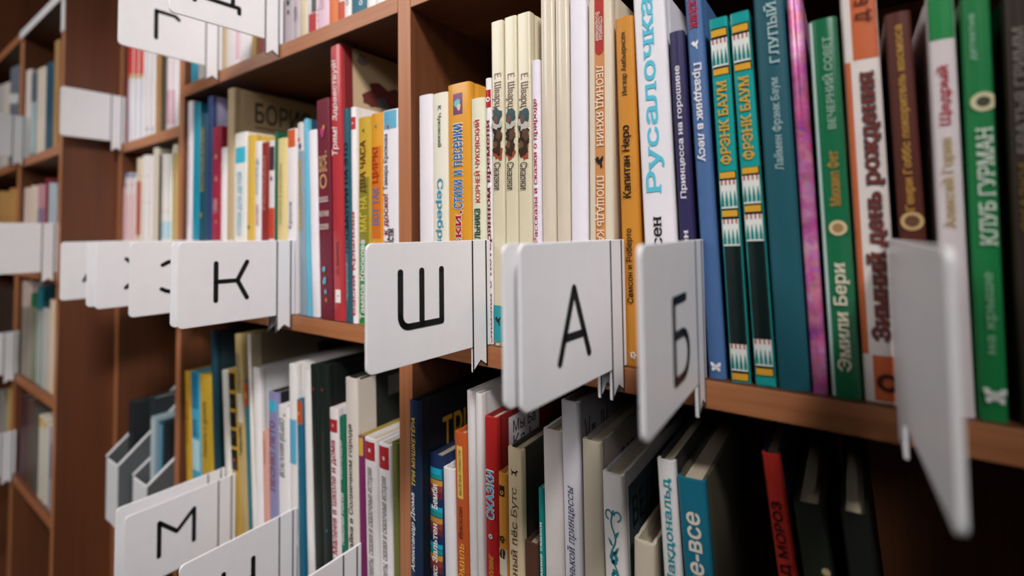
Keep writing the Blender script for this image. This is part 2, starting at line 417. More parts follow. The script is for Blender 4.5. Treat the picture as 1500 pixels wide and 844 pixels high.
# ------------------------------------------------------------------ letter tabs (shelf dividers)
def strokes(paths, box, r):
    y0, y1, z0, z1 = box; P = []
    for path in paths:
        pts = [(y0 + a * (y1 - y0), z0 + b * (z1 - z0)) for a, b in path]
        for (ya, za), (yb, zb) in zip(pts, pts[1:]):
            L = math.hypot(yb - ya, zb - za) or 1e-6; nx, nz = -(zb - za) / L * r, (yb - ya) / L * r
            P.append([(ya + nx, za + nz), (yb + nx, zb + nz), (yb - nx, zb - nz), (ya - nx, za - nz)])
        for ya, za in pts: P.append(ngon(12, r, ya, za))
    return P
def arc(cx, cz, rx, rz, a0, a1, n=8): return [(cx + rx * math.cos(R(a0 + (a1 - a0) * i / n)), cz + rz * math.sin(R(a0 + (a1 - a0) * i / n))) for i in range(n + 1)]
LETTERS = {
    'Ш': [[(0, 1), (0, .2)] + arc(.2, .2, .2, .2, 180, 270, 6) + [(1, 0), (1, 1)], [(.5, 1), (.5, 0)]],
    'А': [[(0, 0), (.5, 1), (1, 0)], [(.17, .32), (.83, .32)]],
    'Б': [[(.8, 1), (0, 1), (0, 0), (.55, 0)] + arc(.55, .28, .42, .28, -90, 90, 10) + [(0, .56)]],
    'К': [[(0, 0), (0, 1)], [(0, .5), (.68, .5), (1, 1)], [(.68, .5), (1, 0)]],
    'З': [arc(.45, .74, .5, .26, 150, -90, 10) + arc(.45, .26, .52, .26, 90, -150, 10)],
    'Х': [[(0, 1), (1, 0)], [(0, 0), (1, 1)]],
    'Л': [[(0, 0), (.45, 1), (1, 1), (1, 0)]],
    'Г': [[(0, 0), (0, 1), (.85, 1), (1, .9)]],
    'Д': [[(-.1, -.16), (-.1, .0), (1.1, .0), (1.1, -.16)], [(.08, 0), (.4, 1), (.92, 1), (.92, 0)]],
    'М': [[(0, 0), (0, 1), (.5, .52), (1, 1), (1, 0)]],
    'Н': [[(0, 0), (0, 1)], [(1, 0), (1, 1)], [(0, .5), (1, .5)]],
}
def divider(letter, x, z, rot, label, length=.1085, y=0.0, group='white letter tabs clipped to the shelves', inner=.0035):
    root = empty('shelf_tab', (x, y, EYE + z), label, 'shelf tab', group)
    root.rotation_euler = (0, 0, rot)
    th = .0024; top = .0825; g = -.0165; rc = .0045
    pts = []
    def corner(cy, cz, a0): 
        for i in range(5): a = R(a0 + 90 * i / 4); pts.append((cy + rc * math.cos(a), cz + rc * math.sin(a)))
    pts += [(inner, .0008), (inner, top)]
    corner(-length + rc, top - rc, 90); corner(-length + rc, .002 + rc, 180)
    pts += [(g, .002), (g, -.0165), (g / 2 - .0004, -.0098), (-.0008, -.0152), (-.0008, .0008)]
    b = bmesh.new()
    f = b.faces.new([b.verts.new((0, yy, zz)) for yy, zz in pts])
    r = bmesh.ops.extrude_face_region(b, geom=[f])
    for v in [e for e in r['geom'] if isinstance(e, bmesh.types.BMVert)]: v.co.x = -th
    bmesh.ops.recalc_face_normals(b, faces=b.faces[:])
    ed = [e for e in b.edges if abs(e.verts[0].co.x - e.verts[1].co.x) < 1e-6]
    bmesh.ops.bevel(b, geom=ed, offset=.0004, segments=2, profile=.5, affect='EDGES')
    ink = paint('141617', rough=.35, var=.01)
    def prism(name, polys, x0, x1):
        V, F = [], []
        for pl in polys:
            n = len(V); k = len(pl)
            V += [(x0, a, c) for a, c in pl] + [(x1, a, c) for a, c in pl]
            F += [tuple(range(n + k, n + 2 * k))] + [(n + i, n + (i + 1) % k, n + k + (i + 1) % k, n + k + i) for i in range(k)]
        if name != 'plate': return link(name, V, F, ink, root)
        vs_ = [b.verts.new(v) for v in V]
        for f in F: b.faces.new([vs_[i] for i in f]).material_index = 1
    w = .0007
    for ya, zb in ((g, -.0165), (-.0008 - w, -.0152)):
        prism('plate', [[(ya - w, zb + .0004), (ya + w, zb + .0004), (ya + w, top - .0003), (ya - w, top - .0003)]], .00002, .00022)
    prism('plate', [[(g, -.0165), (g / 2 - .0004, -.0098), (g / 2 - .0004, -.0086), (g, -.0153)], [(g / 2 - .0004, -.0098), (-.0008, -.0152), (-.0008, -.0140), (g / 2 - .0004, -.0086)]], .00002, .00022)
    link_bm('tab_plate', b, [plastic(), ink], root)
    if letter:
        box = (-.0835, -.0480, .0270, .0630)
        if letter == 'А': box = (-.0760, -.0455, .0190, .0570)
        if letter in 'БК': box = (-.0765, -.0475, .0250, .0615) if letter == 'К' else (-.0640, -.0370, .0150, .0540)
        if letter in 'ЗХ': box = (-.0790, -.0435, .0250, .0610)
        if letter == 'М': box = (-.0775, -.0430, .0260, .0620)
        if letter == 'Г': box = (-.0720, -.0480, .0213, .0545)
        if letter == 'Н': box = (-.0715, -.0435, .0190, .0550)
        prism('letter', strokes(LETTERS[letter], box, .0021), .00002, .00045)
    return root

# ------------------------------------------------------------------ the room
def struct(name, bmh, mt):
    o = link_bm(name, bmh, mt); o['kind'] = 'structure'; return o
wall = paint('b9b2a6', rough=.8)
struct('floor', box_bm(-3.4, 2.6, -3.2, .34, -.05, 0), paint('3a3029', rough=.5))
struct('ceiling', box_bm(-3.4, 2.6, -3.2, .34, 2.75, 2.8), paint('d8d4cc', rough=.9))
struct('wall_back', box_bm(-3.4, 2.6, .29, .34, 0, 2.75), wall)
struct('wall_left', box_bm(-3.45, -3.4, -3.2, .34, 0, 2.75), wall)

# ------------------------------------------------------------------ bookcases
TH = .0165
WX, WZ, WY = wood_mat(0), wood_mat(2), wood_mat(1)  # board faces darkened, interior shade put into the wood colour
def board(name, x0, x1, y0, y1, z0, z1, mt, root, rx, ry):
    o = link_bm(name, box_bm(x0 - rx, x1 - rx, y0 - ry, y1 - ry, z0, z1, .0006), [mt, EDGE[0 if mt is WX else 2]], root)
    for f in o.data.polygons:                      # lighter copy of the wood paints the front edges as lit
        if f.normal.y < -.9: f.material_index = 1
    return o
EDGE = {0: wood_mat(0, 'bb7b50', '985d3a'), 2: wood_mat(2, 'bb7b50', '985d3a')}  # same wood lightened, light on the front edges put into the colour
bc = empty('bookcase', (-.45, .13, 0), 'brown wooden bookcase of three bays holding most of the books', 'bookcase')
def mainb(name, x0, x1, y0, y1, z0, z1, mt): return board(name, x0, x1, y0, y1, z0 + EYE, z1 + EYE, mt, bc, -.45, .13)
ZT, ZB = .86, -EYE
mainb('side_panel', -1.0590, -1.0405, 0, .262, ZB, ZT, WZ)
mainb('side_panel', .1380, .1545, 0, .262, ZB, ZT, WZ)
mainb('divider_panel', -.8060, -.7900, 0, .262, ZB, ZT, WZ)
mainb('divider_panel', -.3345, -.3180, 0, .262, ZB, ZT, WZ)
mainb('back_panel', -1.0590, .1545, .2622, .272, ZB, ZT, wood_mat(2, '6a4028', '543020'))
for z in (.86, .527, .2195, -.0885, -.3775, -.67, -.97, -1.27):
    mainb('shelf_board', -.7899, -.3346, 0, .262, z - TH, z, WX)
    mainb('shelf_board', -.3179, .1379, 0, .262, z - TH, z, WX)
for z in (.86, .48, .163, -.0885, -.42, -.67, -.97, -1.27):
    mainb('shelf_board', -1.0404, -.8061, 0, .262, z - TH, z, WX)

fy = -.0737
fc = empty('bookcase', (-1.6, .1, 0), 'deeper brown bookcase at the far left edge whose bare side panel faces us', 'bookcase')
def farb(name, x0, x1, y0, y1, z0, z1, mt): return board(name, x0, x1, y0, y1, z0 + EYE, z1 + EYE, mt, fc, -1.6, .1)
WD = wood_mat(2, '6e3f26', '54301d')
farb('side_panel', -1.0780, -1.0600, fy, .262, ZB, ZT, WD)
farb('side_panel', -2.02, -2.00, fy, .262, ZB, ZT, WD)
farb('divider_panel', -1.3850, -1.3560, fy + .002, .262, ZB, .42 - TH, WZ)
farb('back_panel', -2.02, -1.06, .2622, .272, ZB, ZT, WD)
for z in (.42, .156, -.058, -.2645, -.4565, -.75, -1.05, -1.29):
    farb('shelf_board', -1.3558, -1.0781, fy, .262, z - TH, z, WX)
    farb('shelf_board', -1.9999, -1.3852, fy, .262, z - TH, z, WX)
farb('top_board', -1.9999, -1.0781, fy, .262, ZT - TH, ZT, WX)

link_bm('painted_glint', box_bm(-1.375 + 1.6, -1.085 + 1.6, fy - .0012 - .1, fy - .0002 - .1, .4205 - TH + EYE, .4195 + EYE), plastic(), fc)  # white strip painting a reflection streak along the shelf edge
link_bm('painted_glint', box_bm(-1.0778 + 1.6, -1.0602 + 1.6, fy - .0012 - .1, fy - .0002 - .1, .345 + EYE, .52 + EYE), plastic(), fc)  # white strip painting a glint on the side panel's front edge

# ------------------------------------------------------------------ books and tabs, measured in millimetres: [centre x, thickness, lean in degrees, height, set-back]
ROWS = {
'MR': dict(z=-0.0885, group='books on the middle shelf, right bay', books=[
  {'l': 'white book leaning on the wooden post, first right of the post on the middle shelf', 'c': 'e6e0e4', 'p': [-305.62, 15.87, 0.0, 210.7, 4.5]},
  {'l': 'cream book with dark author name and pale blue title, second right of the post', 'c': 'e4dfcd', 'p': [-287.74, 17.11, 0.0, 209.3, 4.5], 'dec': [{'k': 't', 's': 'К. Чуковский', 'c': '2f4a3a', 'w': 0.26, 'd': 'd', 'z0': 162.0, 'z1': 198.2, 'sf': 1}, {'k': 't', 's': 'Серебряный герб', 'c': '3b93b4', 'w': 0.45, 'd': 'd', 'b': 1, 'z0': 13.7, 'z1': 134.8}]},
  {'l': 'golden yellow book with blue title and purple picture on its spine', 'c': 'dc9a32', 'p': [-266.12, 24.44, 0.0, 213.4, 4.0], 'gl': 1, 'dec': [{'k': 'r', 'c': '6d2f63', 'x0': -0.42, 'x1': 0.42, 'n': 'spine_picture', 'z0': 187.1, 'z1': 205.0}, {'k': 's', 'shape': 'blot', 'size': 6, 'c': '58b7bd', 'z': 196.3}, {'k': 's', 'shape': 'blot', 'size': 4, 'c': 'd9c08c', 'x': 0.1, 'z': 192.9}, {'k': 't', 's': 'стихи и песенки', 'c': '2b6fb0', 'w': 0.36, 'd': 'u', 'b': 1, 'halo': 'efe6d8', 'z0': 108.1, 'z1': 179.0}, {'k': 't', 's': 'Сказки,', 'c': 'a8242c', 'w': 0.36, 'd': 'u', 'b': 1, 'halo': 'efe6d8', 'z0': 43.7, 'z1': 106.4, 'sf': 1}]},
  {'l': 'thin cream book with red author name, right of the golden yellow book', 'c': 'dedcc2', 'p': [-246.33, 13.55, 0.0, 197.7, 4.5], 'dec': [{'k': 't', 's': 'КОРНЕЙ ЧУКОВСКИЙ', 'c': 'c2322e', 'w': 0.4, 'd': 'u', 'b': 1, 'z0': 112.4, 'z1': 179.7}, {'k': 't', 's': 'льника', 'c': '2b4a35', 'w': 0.42, 'd': 'u', 'b': 1, 'z0': 83.1, 'z1': 107.4}]},
  {'l': 'white book with bold dark red upright title, left of three matching cream books', 'c': 'e8e4e4', 'p': [-235.27, 5.76, -0.12, 212.5, 6.0], 'gl': 1, 'dec': [{'k': 'r', 'c': 'b3202b', 'x0': -0.9, 'x1': 1, 'z0': 188.5, 'z1': 202.9}, {'k': 's', 'shape': 'ring', 'size': 4.0, 'c': 'efe6e6', 'z': 195.1}, {'k': 't', 's': 'Сказка о потерянном времени', 'c': '7d1622', 'w': 0.8, 'd': 'u', 'b': 1, 'z0': -0.4, 'z1': 178.5, 'sf': 1}]},
  {'l': 'cream book with a dark spine picture, left one of the three matching copies', 'c': 'd8cfb2', 'p': [-225.82, 11.38, 0.14, 256.0, 4.5], 'gl': 1, 'sq': 1, 'dec': [{'k': 't', 's': 'Е. Шварц', 'c': '6e4c36', 'w': 0.62, 'd': 'd', 'z0': 186.5, 'z1': 213.8, 'sf': 1}, {'k': 's', 'shape': 'blot', 'size': 9, 'c': '9c4a30', 'x': 0.1, 'z': 150.7}, {'k': 's', 'shape': 'blot', 'size': 10.5, 'c': '2c1e16', 'z': 161.0}, {'k': 's', 'shape': 'blot', 'size': 9.5, 'c': '3a281c', 'x': -0.1, 'z': 154.0}, {'k': 's', 'shape': 'blot', 'size': 10, 'c': '2a1c15', 'z': 168.0}, {'k': 's', 'shape': 'blot', 'size': 6, 'c': '5a3e2a', 'x': 0.3, 'z': 164.8}, {'k': 's', 'shape': 'blot', 'size': 4, 'c': '6a4a30', 'x': -0.4, 'z': 157.2}, {'k': 's', 'shape': 'blot', 'size': 8.5, 'c': 'b8b4aa', 'z': 174.6}, {'k': 's', 'shape': 'blot', 'size': 8.5, 'c': '27444a', 'x': 0.05, 'z': 180.0}, {'k': 's', 'shape': 'blot', 'size': 4, 'c': '6a4234', 'x': -0.2, 'z': 177.3}, {'k': 't', 's': 'Сказки', 'c': '4a4238', 'w': 0.5, 'd': 'd', 'z0': 121.6, 'z1': 143.2, 'sf': 1}, {'k': 'r', 'c': '1f9aa3', 'x0': -1, 'x1': 1, 'n': 'teal_band', 'z0': 3.2, 'z1': 31.1}, {'k': 'r', 'c': 'a8702c', 'x0': -1, 'x1': -0.55, 'z0': 0.8, 'z1': 2.6}, {'k': 'r', 'c': 'c98a36', 'x0': 0.1, 'x1': 0.6, 'z0': 0.8, 'z1': 2.6}, {'k': 's', 'shape': 'bird', 'size': 8, 'c': '14211f', 'x': -0.1, 'z': 19.5}]},
  {'l': 'cream book with a dark spine picture, middle one of the three matching copies', 'c': 'd8cfb2', 'p': [-213.69, 11.27, 0.34, 256.1, 4.5], 'gl': 1, 'sq': 1, 'dec': [{'k': 't', 's': 'Е. Шварц', 'c': '6e4c36', 'w': 0.62, 'd': 'd', 'z0': 184.5, 'z1': 211.2, 'sf': 1}, {'k': 's', 'shape': 'blot', 'size': 9, 'c': '9c4a30', 'x': 0.1, 'z': 149.4}, {'k': 's', 'shape': 'blot', 'size': 10.5, 'c': '2c1e16', 'z': 159.5}, {'k': 's', 'shape': 'blot', 'size': 9.5, 'c': '3a281c', 'x': -0.1, 'z': 152.6}, {'k': 's', 'shape': 'blot', 'size': 10, 'c': '2a1c15', 'z': 166.4}, {'k': 's', 'shape': 'blot', 'size': 6, 'c': '5a3e2a', 'x': 0.3, 'z': 163.2}, {'k': 's', 'shape': 'blot', 'size': 4, 'c': '6a4a30', 'x': -0.4, 'z': 155.8}, {'k': 's', 'shape': 'blot', 'size': 8.5, 'c': 'b8b4aa', 'z': 172.8}, {'k': 's', 'shape': 'blot', 'size': 8.5, 'c': '27444a', 'x': 0.05, 'z': 178.1}, {'k': 's', 'shape': 'blot', 'size': 4, 'c': '6a4234', 'x': -0.2, 'z': 175.4}, {'k': 't', 's': 'Сказки', 'c': '4a4238', 'w': 0.5, 'd': 'd', 'z0': 120.9, 'z1': 142.0, 'sf': 1}, {'k': 'r', 'c': '1f9aa3', 'x0': -1, 'x1': 1, 'n': 'teal_band', 'z0': 4.6, 'z1': 32.0}, {'k': 'r', 'c': 'a8702c', 'x0': -1, 'x1': -0.55, 'z0': 0.8, 'z1': 4.1}, {'k': 'r', 'c': 'c98a36', 'x0': 0.1, 'x1': 0.6, 'z0': 0.8, 'z1': 4.1}, {'k': 's', 'shape': 'bird', 'size': 8, 'c': '14211f', 'x': -0.1, 'z': 20.6}]},
  {'l': 'cream book with a dark spine picture, right one of the three matching copies', 'c': 'd8cfb2', 'p': [-201.48, 11.55, 0.41, 255.6, 4.5], 'gl': 1, 'sq': 1, 'dec': [{'k': 't', 's': 'Е. Шварц', 'c': '6e4c36', 'w': 0.62, 'd': 'd', 'z0': 182.5, 'z1': 208.7, 'sf': 1}, {'k': 's', 'shape': 'blot', 'size': 9, 'c': '9c4a30', 'x': 0.1, 'z': 148.1}, {'k': 's', 'shape': 'blot', 'size': 10.5, 'c': '2c1e16', 'z': 158.0}, {'k': 's', 'shape': 'blot', 'size': 9.5, 'c': '3a281c', 'x': -0.1, 'z': 151.2}, {'k': 's', 'shape': 'blot', 'size': 10, 'c': '2a1c15', 'z': 164.8}, {'k': 's', 'shape': 'blot', 'size': 6, 'c': '5a3e2a', 'x': 0.3, 'z': 161.6}, {'k': 's', 'shape': 'blot', 'size': 4, 'c': '6a4a30', 'x': -0.4, 'z': 154.3}, {'k': 's', 'shape': 'blot', 'size': 8.5, 'c': 'b8b4aa', 'z': 171.0}, {'k': 's', 'shape': 'blot', 'size': 8.5, 'c': '27444a', 'x': 0.05, 'z': 176.2}, {'k': 's', 'shape': 'blot', 'size': 4, 'c': '6a4234', 'x': -0.2, 'z': 173.6}, {'k': 't', 's': 'Сказки', 'c': '4a4238', 'w': 0.5, 'd': 'd', 'z0': 120.1, 'z1': 140.8, 'sf': 1}, {'k': 'r', 'c': '1f9aa3', 'x0': -1, 'x1': 1, 'n': 'teal_band', 'z0': 6.1, 'z1': 32.9}, {'k': 'r', 'c': 'a8702c', 'x0': -1, 'x1': -0.55, 'z0': 0.8, 'z1': 5.5}, {'k': 'r', 'c': 'c98a36', 'x0': 0.1, 'x1': 0.6, 'z0': 0.8, 'z1': 5.5}, {'k': 's', 'shape': 'bird', 'size': 8, 'c': '14211f', 'x': -0.1, 'z': 21.8}]},
  {'l': 'white book with red upright title, right of the three matching cream books', 'c': 'e6dfe8', 'p': [-191.04, 6.93, 0.3, 217.0, 4.5], 'dec': [{'k': 't', 's': 'Рассказы и сказки о природе', 'c': 'b0202c', 'w': 0.58, 'd': 'u', 'z0': 79.4, 'z1': 187.6, 'sf': 1}]},
  {'l': 'tall glossy untitled cream book behind the double white tab, left one of two', 'c': 'd6cab6', 'p': [-181.14, 11.27, 0.41, 264.0, 4.5], 'gl': 1},
  {'l': 'tall glossy untitled cream book behind the double white tab, right one of two', 'c': 'd6cab6', 'p': [-169.44, 10.52, 0.53, 260.3, 4.5], 'gl': 1},
  {'l': 'tall blank white book left of the cream book with the orange spine strip', 'c': 'e8e3ea', 'p': [-157.07, 12.62, 0.7, 256.5, 4.5]},
  {'l': 'tall cream book with an orange spine strip, red cartouche and white letters', 'c': 'd9ccb6', 'p': [-140.46, 17.66, 0.84, 251.4, 4.5], 'dec': [{'k': 'r', 'c': 'c88850', 'x0': -0.42, 'x1': 0.42, 'n': 'spine_strip', 'z0': 13.8, 'z1': 250.5}, {'k': 's', 'shape': 'cart', 'size': 0, 'c': 'a82a26', 'z0': 208.6, 'z1': 249.6, 'z': 228.6}, {'k': 't', 's': 'Волшебные', 'c': 'e8cfc0', 'w': 0.15, 'd': 'd', 'x': -0.12, 'z0': 219.0, 'z1': 239.0, 'sf': 1}, {'k': 't', 's': 'страницы', 'c': 'e8cfc0', 'w': 0.15, 'd': 'd', 'x': 0.12, 'z0': 219.0, 'z1': 235.2, 'sf': 1}, {'k': 't', 's': 'ЛЕОНИД ЯХНИН', 'c': 'ecdcc8', 'w': 0.3, 'd': 'd', 'z0': 145.8, 'z1': 201.5, 'sf': 1}, {'k': 's', 'shape': 'bird', 'size': 9, 'c': '18161a', 'z': 135.5}, {'k': 't', 's': 'ПЛОЩАДЬ КАРТОННЫХ ЧАСОВ', 'c': 'ecdcc8', 'w': 0.3, 'd': 'd', 'z0': 22.9, 'z1': 125.7, 'sf': 1}]},
  {'l': 'orange book with black hand lettered title, left of the white book with huge turquoise letters', 'c': 'c9862e', 'p': [-117.83, 12.47, -0.52, 231.0, 4.5], 'dec': [{'k': 't', 's': 'Ингвар Амбьернсен', 'c': '2a1a0e', 'w': 0.33, 'd': 'u', 'z0': 177.9, 'z1': 220.4}, {'k': 't', 's': 'Капитан Неро', 'c': '1d120c', 'w': 0.5, 'd': 'u', 'b': 1, 'z0': 109.7, 'z1': 157.8}, {'k': 't', 's': 'Самсон и Роберто', 'c': '2a1a0e', 'w': 0.36, 'd': 'u', 'b': 1, 'z0': 40.6, 'z1': 89.5}, {'k': 's', 'shape': 'flower', 'size': 5, 'c': 'e6d9cc', 'z': 7.6}]},
  {'l': 'white book with huge turquoise letters up its spine', 'c': 'e7e3e7', 'p': [-97.02, 20.62, -1.39, 241.6, 4.5], 'dec': [{'k': 't', 's': 'Русалочка', 'c': '58bfd6', 'w': 0.52, 'd': 'u', 'b': 1, 'x': -0.05, 'z0': 111.0, 'z1': 240.5, 'sf': 1}, {'k': 't', 's': 'Х.К. Андерсен', 'c': '1c1a1e', 'w': 0.36, 'd': 'u', 'b': 1, 'x': -0.05, 'z0': 18.8, 'z1': 96.6, 'sf': 1}]},
  {'l': 'dark purple book with white title, between the white and the blue book', 'c': '312c55', 'p': [-80.12, 9.01, -1.49, 212.7, 4.5], 'dec': [{'k': 't', 's': 'Принцесса на горошине', 'c': 'e6e2ea', 'w': 0.4, 'd': 'u', 'b': 1, 'z0': 107.1, 'z1': 190.5, 'sf': 1}, {'k': 't', 's': 'Андерсен', 'c': 'e6e2ea', 'w': 0.4, 'd': 'u', 'b': 1, 'z0': 45.4, 'z1': 87.8, 'sf': 1}]},
  {'l': 'blue book with white downward title and a white butterfly at its foot', 'c': '4a6c9c', 'p': [-67.12, 9.77, -1.93, 233.2, 4.5], 'dec': [{'k': 't', 's': 'сказки', 'c': 'b02a44', 'w': 0.45, 'd': 'd', 'b': 1, 'z0': 211.7, 'z1': 231.5, 'sf': 1}, {'k': 's', 'shape': 'bird', 'size': 6, 'c': 'e8e6ea', 'z': 201.4}, {'k': 't', 's': 'Праздник в лесу', 'c': 'eceaf0', 'w': 0.5, 'd': 'd', 'b': 1, 'z0': 128.9, 'z1': 189.9, 'sf': 1}, {'k': 's', 'shape': 'fly', 'size': 6, 'c': 'eceaf0', 'z': 7.2}]},
  {'l': 'teal book with gold bars and spiky white ornaments, left one of a matching pair', 'c': '1e9a96', 'p': [-54.35, 10.36, -1.72, 214.5, 4.5], 'gl': 1, 'sq': 1, 'dec': [{'k': 'r', 'c': '10201f', 'x0': -0.8, 'x1': 0.99, 'n': 'inner_panel', 'z0': 0.8, 'z1': 213.73862765219235}, {'k': 'r', 'c': 'd9a436', 'x0': -0.8, 'x1': 0.8, 'n': 'gold_bar', 'z0': 203.2, 'z1': 207.3}, {'k': 'r', 'c': 'd9a436', 'x0': -0.8, 'x1': 0.8, 'n': 'gold_bar', 'z0': 179.9, 'z1': 183.6}, {'k': 'r', 'c': 'd9a436', 'x0': -0.8, 'x1': 0.8, 'n': 'gold_bar', 'z0': 117.9, 'z1': 121.5}, {'k': 'r', 'c': 'd9a436', 'x0': -0.8, 'x1': 0.8, 'n': 'gold_bar', 'z0': 95.4, 'z1': 99.0}, {'k': 'r', 'c': 'd9a436', 'x0': -0.8, 'x1': 0.8, 'n': 'gold_bar', 'z0': 1.4, 'z1': 5.2}, {'k': 'r', 'c': '1e9a96', 'x0': -0.98, 'x1': 0.99, 'n': 'title_panel', 'z0': 122.0, 'z1': 179.1}, {'k': 'r', 'c': '1e9a96', 'x0': -0.98, 'x1': 0.99, 'n': 'head_panel', 'z0': 208.2, 'z1': 213.73862765219235}, {'k': 'r', 'c': 'dfe3dc', 'x0': -0.86, 'x1': 0.86, 'n': 'ornament_panel', 'z0': 184.9, 'z1': 201.5}, {'k': 's', 'shape': 'spikes', 'size': 0, 'c': '17837f', 'z0': 184.9, 'z1': 201.5, 'z': 193.2}, {'k': 's', 'shape': 'dots', 'size': 0, 'c': 'b5444a', 'z0': 198.6, 'z1': 201.5, 'z': 199.8}, {'k': 'r', 'c': 'dfe3dc', 'x0': -0.86, 'x1': 0.86, 'n': 'ornament_panel', 'z0': 100.2, 'z1': 116.7}, {'k': 's', 'shape': 'spikes', 'size': 0, 'c': '17837f', 'z0': 100.2, 'z1': 116.7, 'z': 108.5}, {'k': 's', 'shape': 'dots', 'size': 0, 'c': 'b5444a', 'z0': 113.9, 'z1': 116.7, 'z': 115.1}, {'k': 'r', 'c': 'dfe3dc', 'x0': -0.86, 'x1': 0.86, 'n': 'ornament_panel', 'z0': 78.3, 'z1': 93.8}, {'k': 's', 'shape': 'spikes', 'size': 0, 'c': '17837f', 'z0': 78.3, 'z1': 93.8, 'z': 86.1}, {'k': 's', 'shape': 'dots', 'size': 0, 'c': 'b5444a', 'z0': 91.1, 'z1': 93.8, 'z': 92.3}, {'k': 'r', 'c': 'dfe3dc', 'x0': -0.86, 'x1': 0.86, 'n': 'ornament_panel', 'z0': 6.7, 'z1': 21.8}, {'k': 's', 'shape': 'spikes', 'size': 0, 'c': '17837f', 'z0': 6.7, 'z1': 21.8, 'z': 14.3}, {'k': 's', 'shape': 'dots', 'size': 0, 'c': 'b5444a', 'z0': 19.1, 'z1': 21.8, 'z': 20.3}, {'k': 't', 's': 'ФРЭНК БАУМ', 'c': 'd8a63c', 'w': 0.5, 'd': 'u', 'b': 1, 'z0': 126.0, 'z1': 175.8, 'sf': 1}]},
  {'l': 'teal book with gold bars and spiky white ornaments, right one of a matching pair', 'c': '1e9a96', 'p': [-41.48, 10.35, -2.03, 214.8, 4.5], 'gl': 1, 'sq': 1, 'dec': [{'k': 'r', 'c': '10201f', 'x0': -0.8, 'x1': 0.99, 'n': 'inner_panel', 'z0': 0.8, 'z1': 213.9571385957928}, {'k': 'r', 'c': 'd9a436', 'x0': -0.8, 'x1': 0.8, 'n': 'gold_bar', 'z0': 203.1, 'z1': 207.2}, {'k': 'r', 'c': 'd9a436', 'x0': -0.8, 'x1': 0.8, 'n': 'gold_bar', 'z0': 180.4, 'z1': 184.0}, {'k': 'r', 'c': 'd9a436', 'x0': -0.8, 'x1': 0.8, 'n': 'gold_bar', 'z0': 119.8, 'z1': 123.3}, {'k': 'r', 'c': 'd9a436', 'x0': -0.8, 'x1': 0.8, 'n': 'gold_bar', 'z0': 97.8, 'z1': 101.4}, {'k': 'r', 'c': 'd9a436', 'x0': -0.8, 'x1': 0.8, 'n': 'gold_bar', 'z0': 6.1, 'z1': 9.8}, {'k': 'r', 'c': '1e9a96', 'x0': -0.98, 'x1': 0.99, 'n': 'title_panel', 'z0': 123.7, 'z1': 179.6}, {'k': 'r', 'c': '1e9a96', 'x0': -0.98, 'x1': 0.99, 'n': 'head_panel', 'z0': 208.0, 'z1': 213.9571385957928}, {'k': 'r', 'c': '1e9a96', 'x0': -0.98, 'x1': 0.99, 'n': 'foot_panel', 'z0': 0.8, 'z1': 5.3}, {'k': 'r', 'c': 'dfe3dc', 'x0': -0.86, 'x1': 0.86, 'n': 'ornament_panel', 'z0': 185.3, 'z1': 201.5}, {'k': 's', 'shape': 'spikes', 'size': 0, 'c': '17837f', 'z0': 185.3, 'z1': 201.5, 'z': 193.4}, {'k': 's', 'shape': 'dots', 'size': 0, 'c': 'b5444a', 'z0': 198.7, 'z1': 201.5, 'z': 199.9}, {'k': 'r', 'c': 'dfe3dc', 'x0': -0.86, 'x1': 0.86, 'n': 'ornament_panel', 'z0': 102.5, 'z1': 118.6}, {'k': 's', 'shape': 'spikes', 'size': 0, 'c': '17837f', 'z0': 102.5, 'z1': 118.6, 'z': 110.6}, {'k': 's', 'shape': 'dots', 'size': 0, 'c': 'b5444a', 'z0': 115.9, 'z1': 118.6, 'z': 117.0}, {'k': 'r', 'c': 'dfe3dc', 'x0': -0.86, 'x1': 0.86, 'n': 'ornament_panel', 'z0': 81.1, 'z1': 96.3}, {'k': 's', 'shape': 'spikes', 'size': 0, 'c': '17837f', 'z0': 81.1, 'z1': 96.3, 'z': 88.7}, {'k': 's', 'shape': 'dots', 'size': 0, 'c': 'b5444a', 'z0': 93.6, 'z1': 96.3, 'z': 94.7}, {'k': 'r', 'c': 'dfe3dc', 'x0': -0.86, 'x1': 0.86, 'n': 'ornament_panel', 'z0': 11.3, 'z1': 26.0}, {'k': 's', 'shape': 'spikes', 'size': 0, 'c': '17837f', 'z0': 11.3, 'z1': 26.0, 'z': 18.7}, {'k': 's', 'shape': 'dots', 'size': 0, 'c': 'b5444a', 'z0': 23.4, 'z1': 26.0, 'z': 24.5}, {'k': 't', 's': 'ФРЭНК БАУМ', 'c': 'd8a63c', 'w': 0.5, 'd': 'u', 'b': 1, 'z0': 127.7, 'z1': 176.4, 'sf': 1}]},
  {'l': 'thick dark blue green book with pale letters, left of the pink shiny one', 'c': '1d5662', 'p': [-27.85, 15.3, -1.6, 221.0, 4.5], 'dec': [{'k': 't', 's': 'Лаймен Фрэнк Баум', 'c': 'a8c4c6', 'w': 0.3, 'd': 'u', 'x': 0.1, 'z0': 120.5, 'z1': 172.6, 'sf': 1}, {'k': 't', 's': 'ГЛУПЫЙ ВОЛК', 'c': 'a8c4c6', 'w': 0.36, 'd': 'u', 'b': 1, 'x': 0.1, 'z0': 180.4, 'z1': 241.8, 'sf': 1}]},
  {'l': 'pink holographic foil book shining on the middle shelf', 'c': 'd97fb4', 'p': [-15.74, 7.31, -1.47, 217.8, 6.0], 'holo': 1},
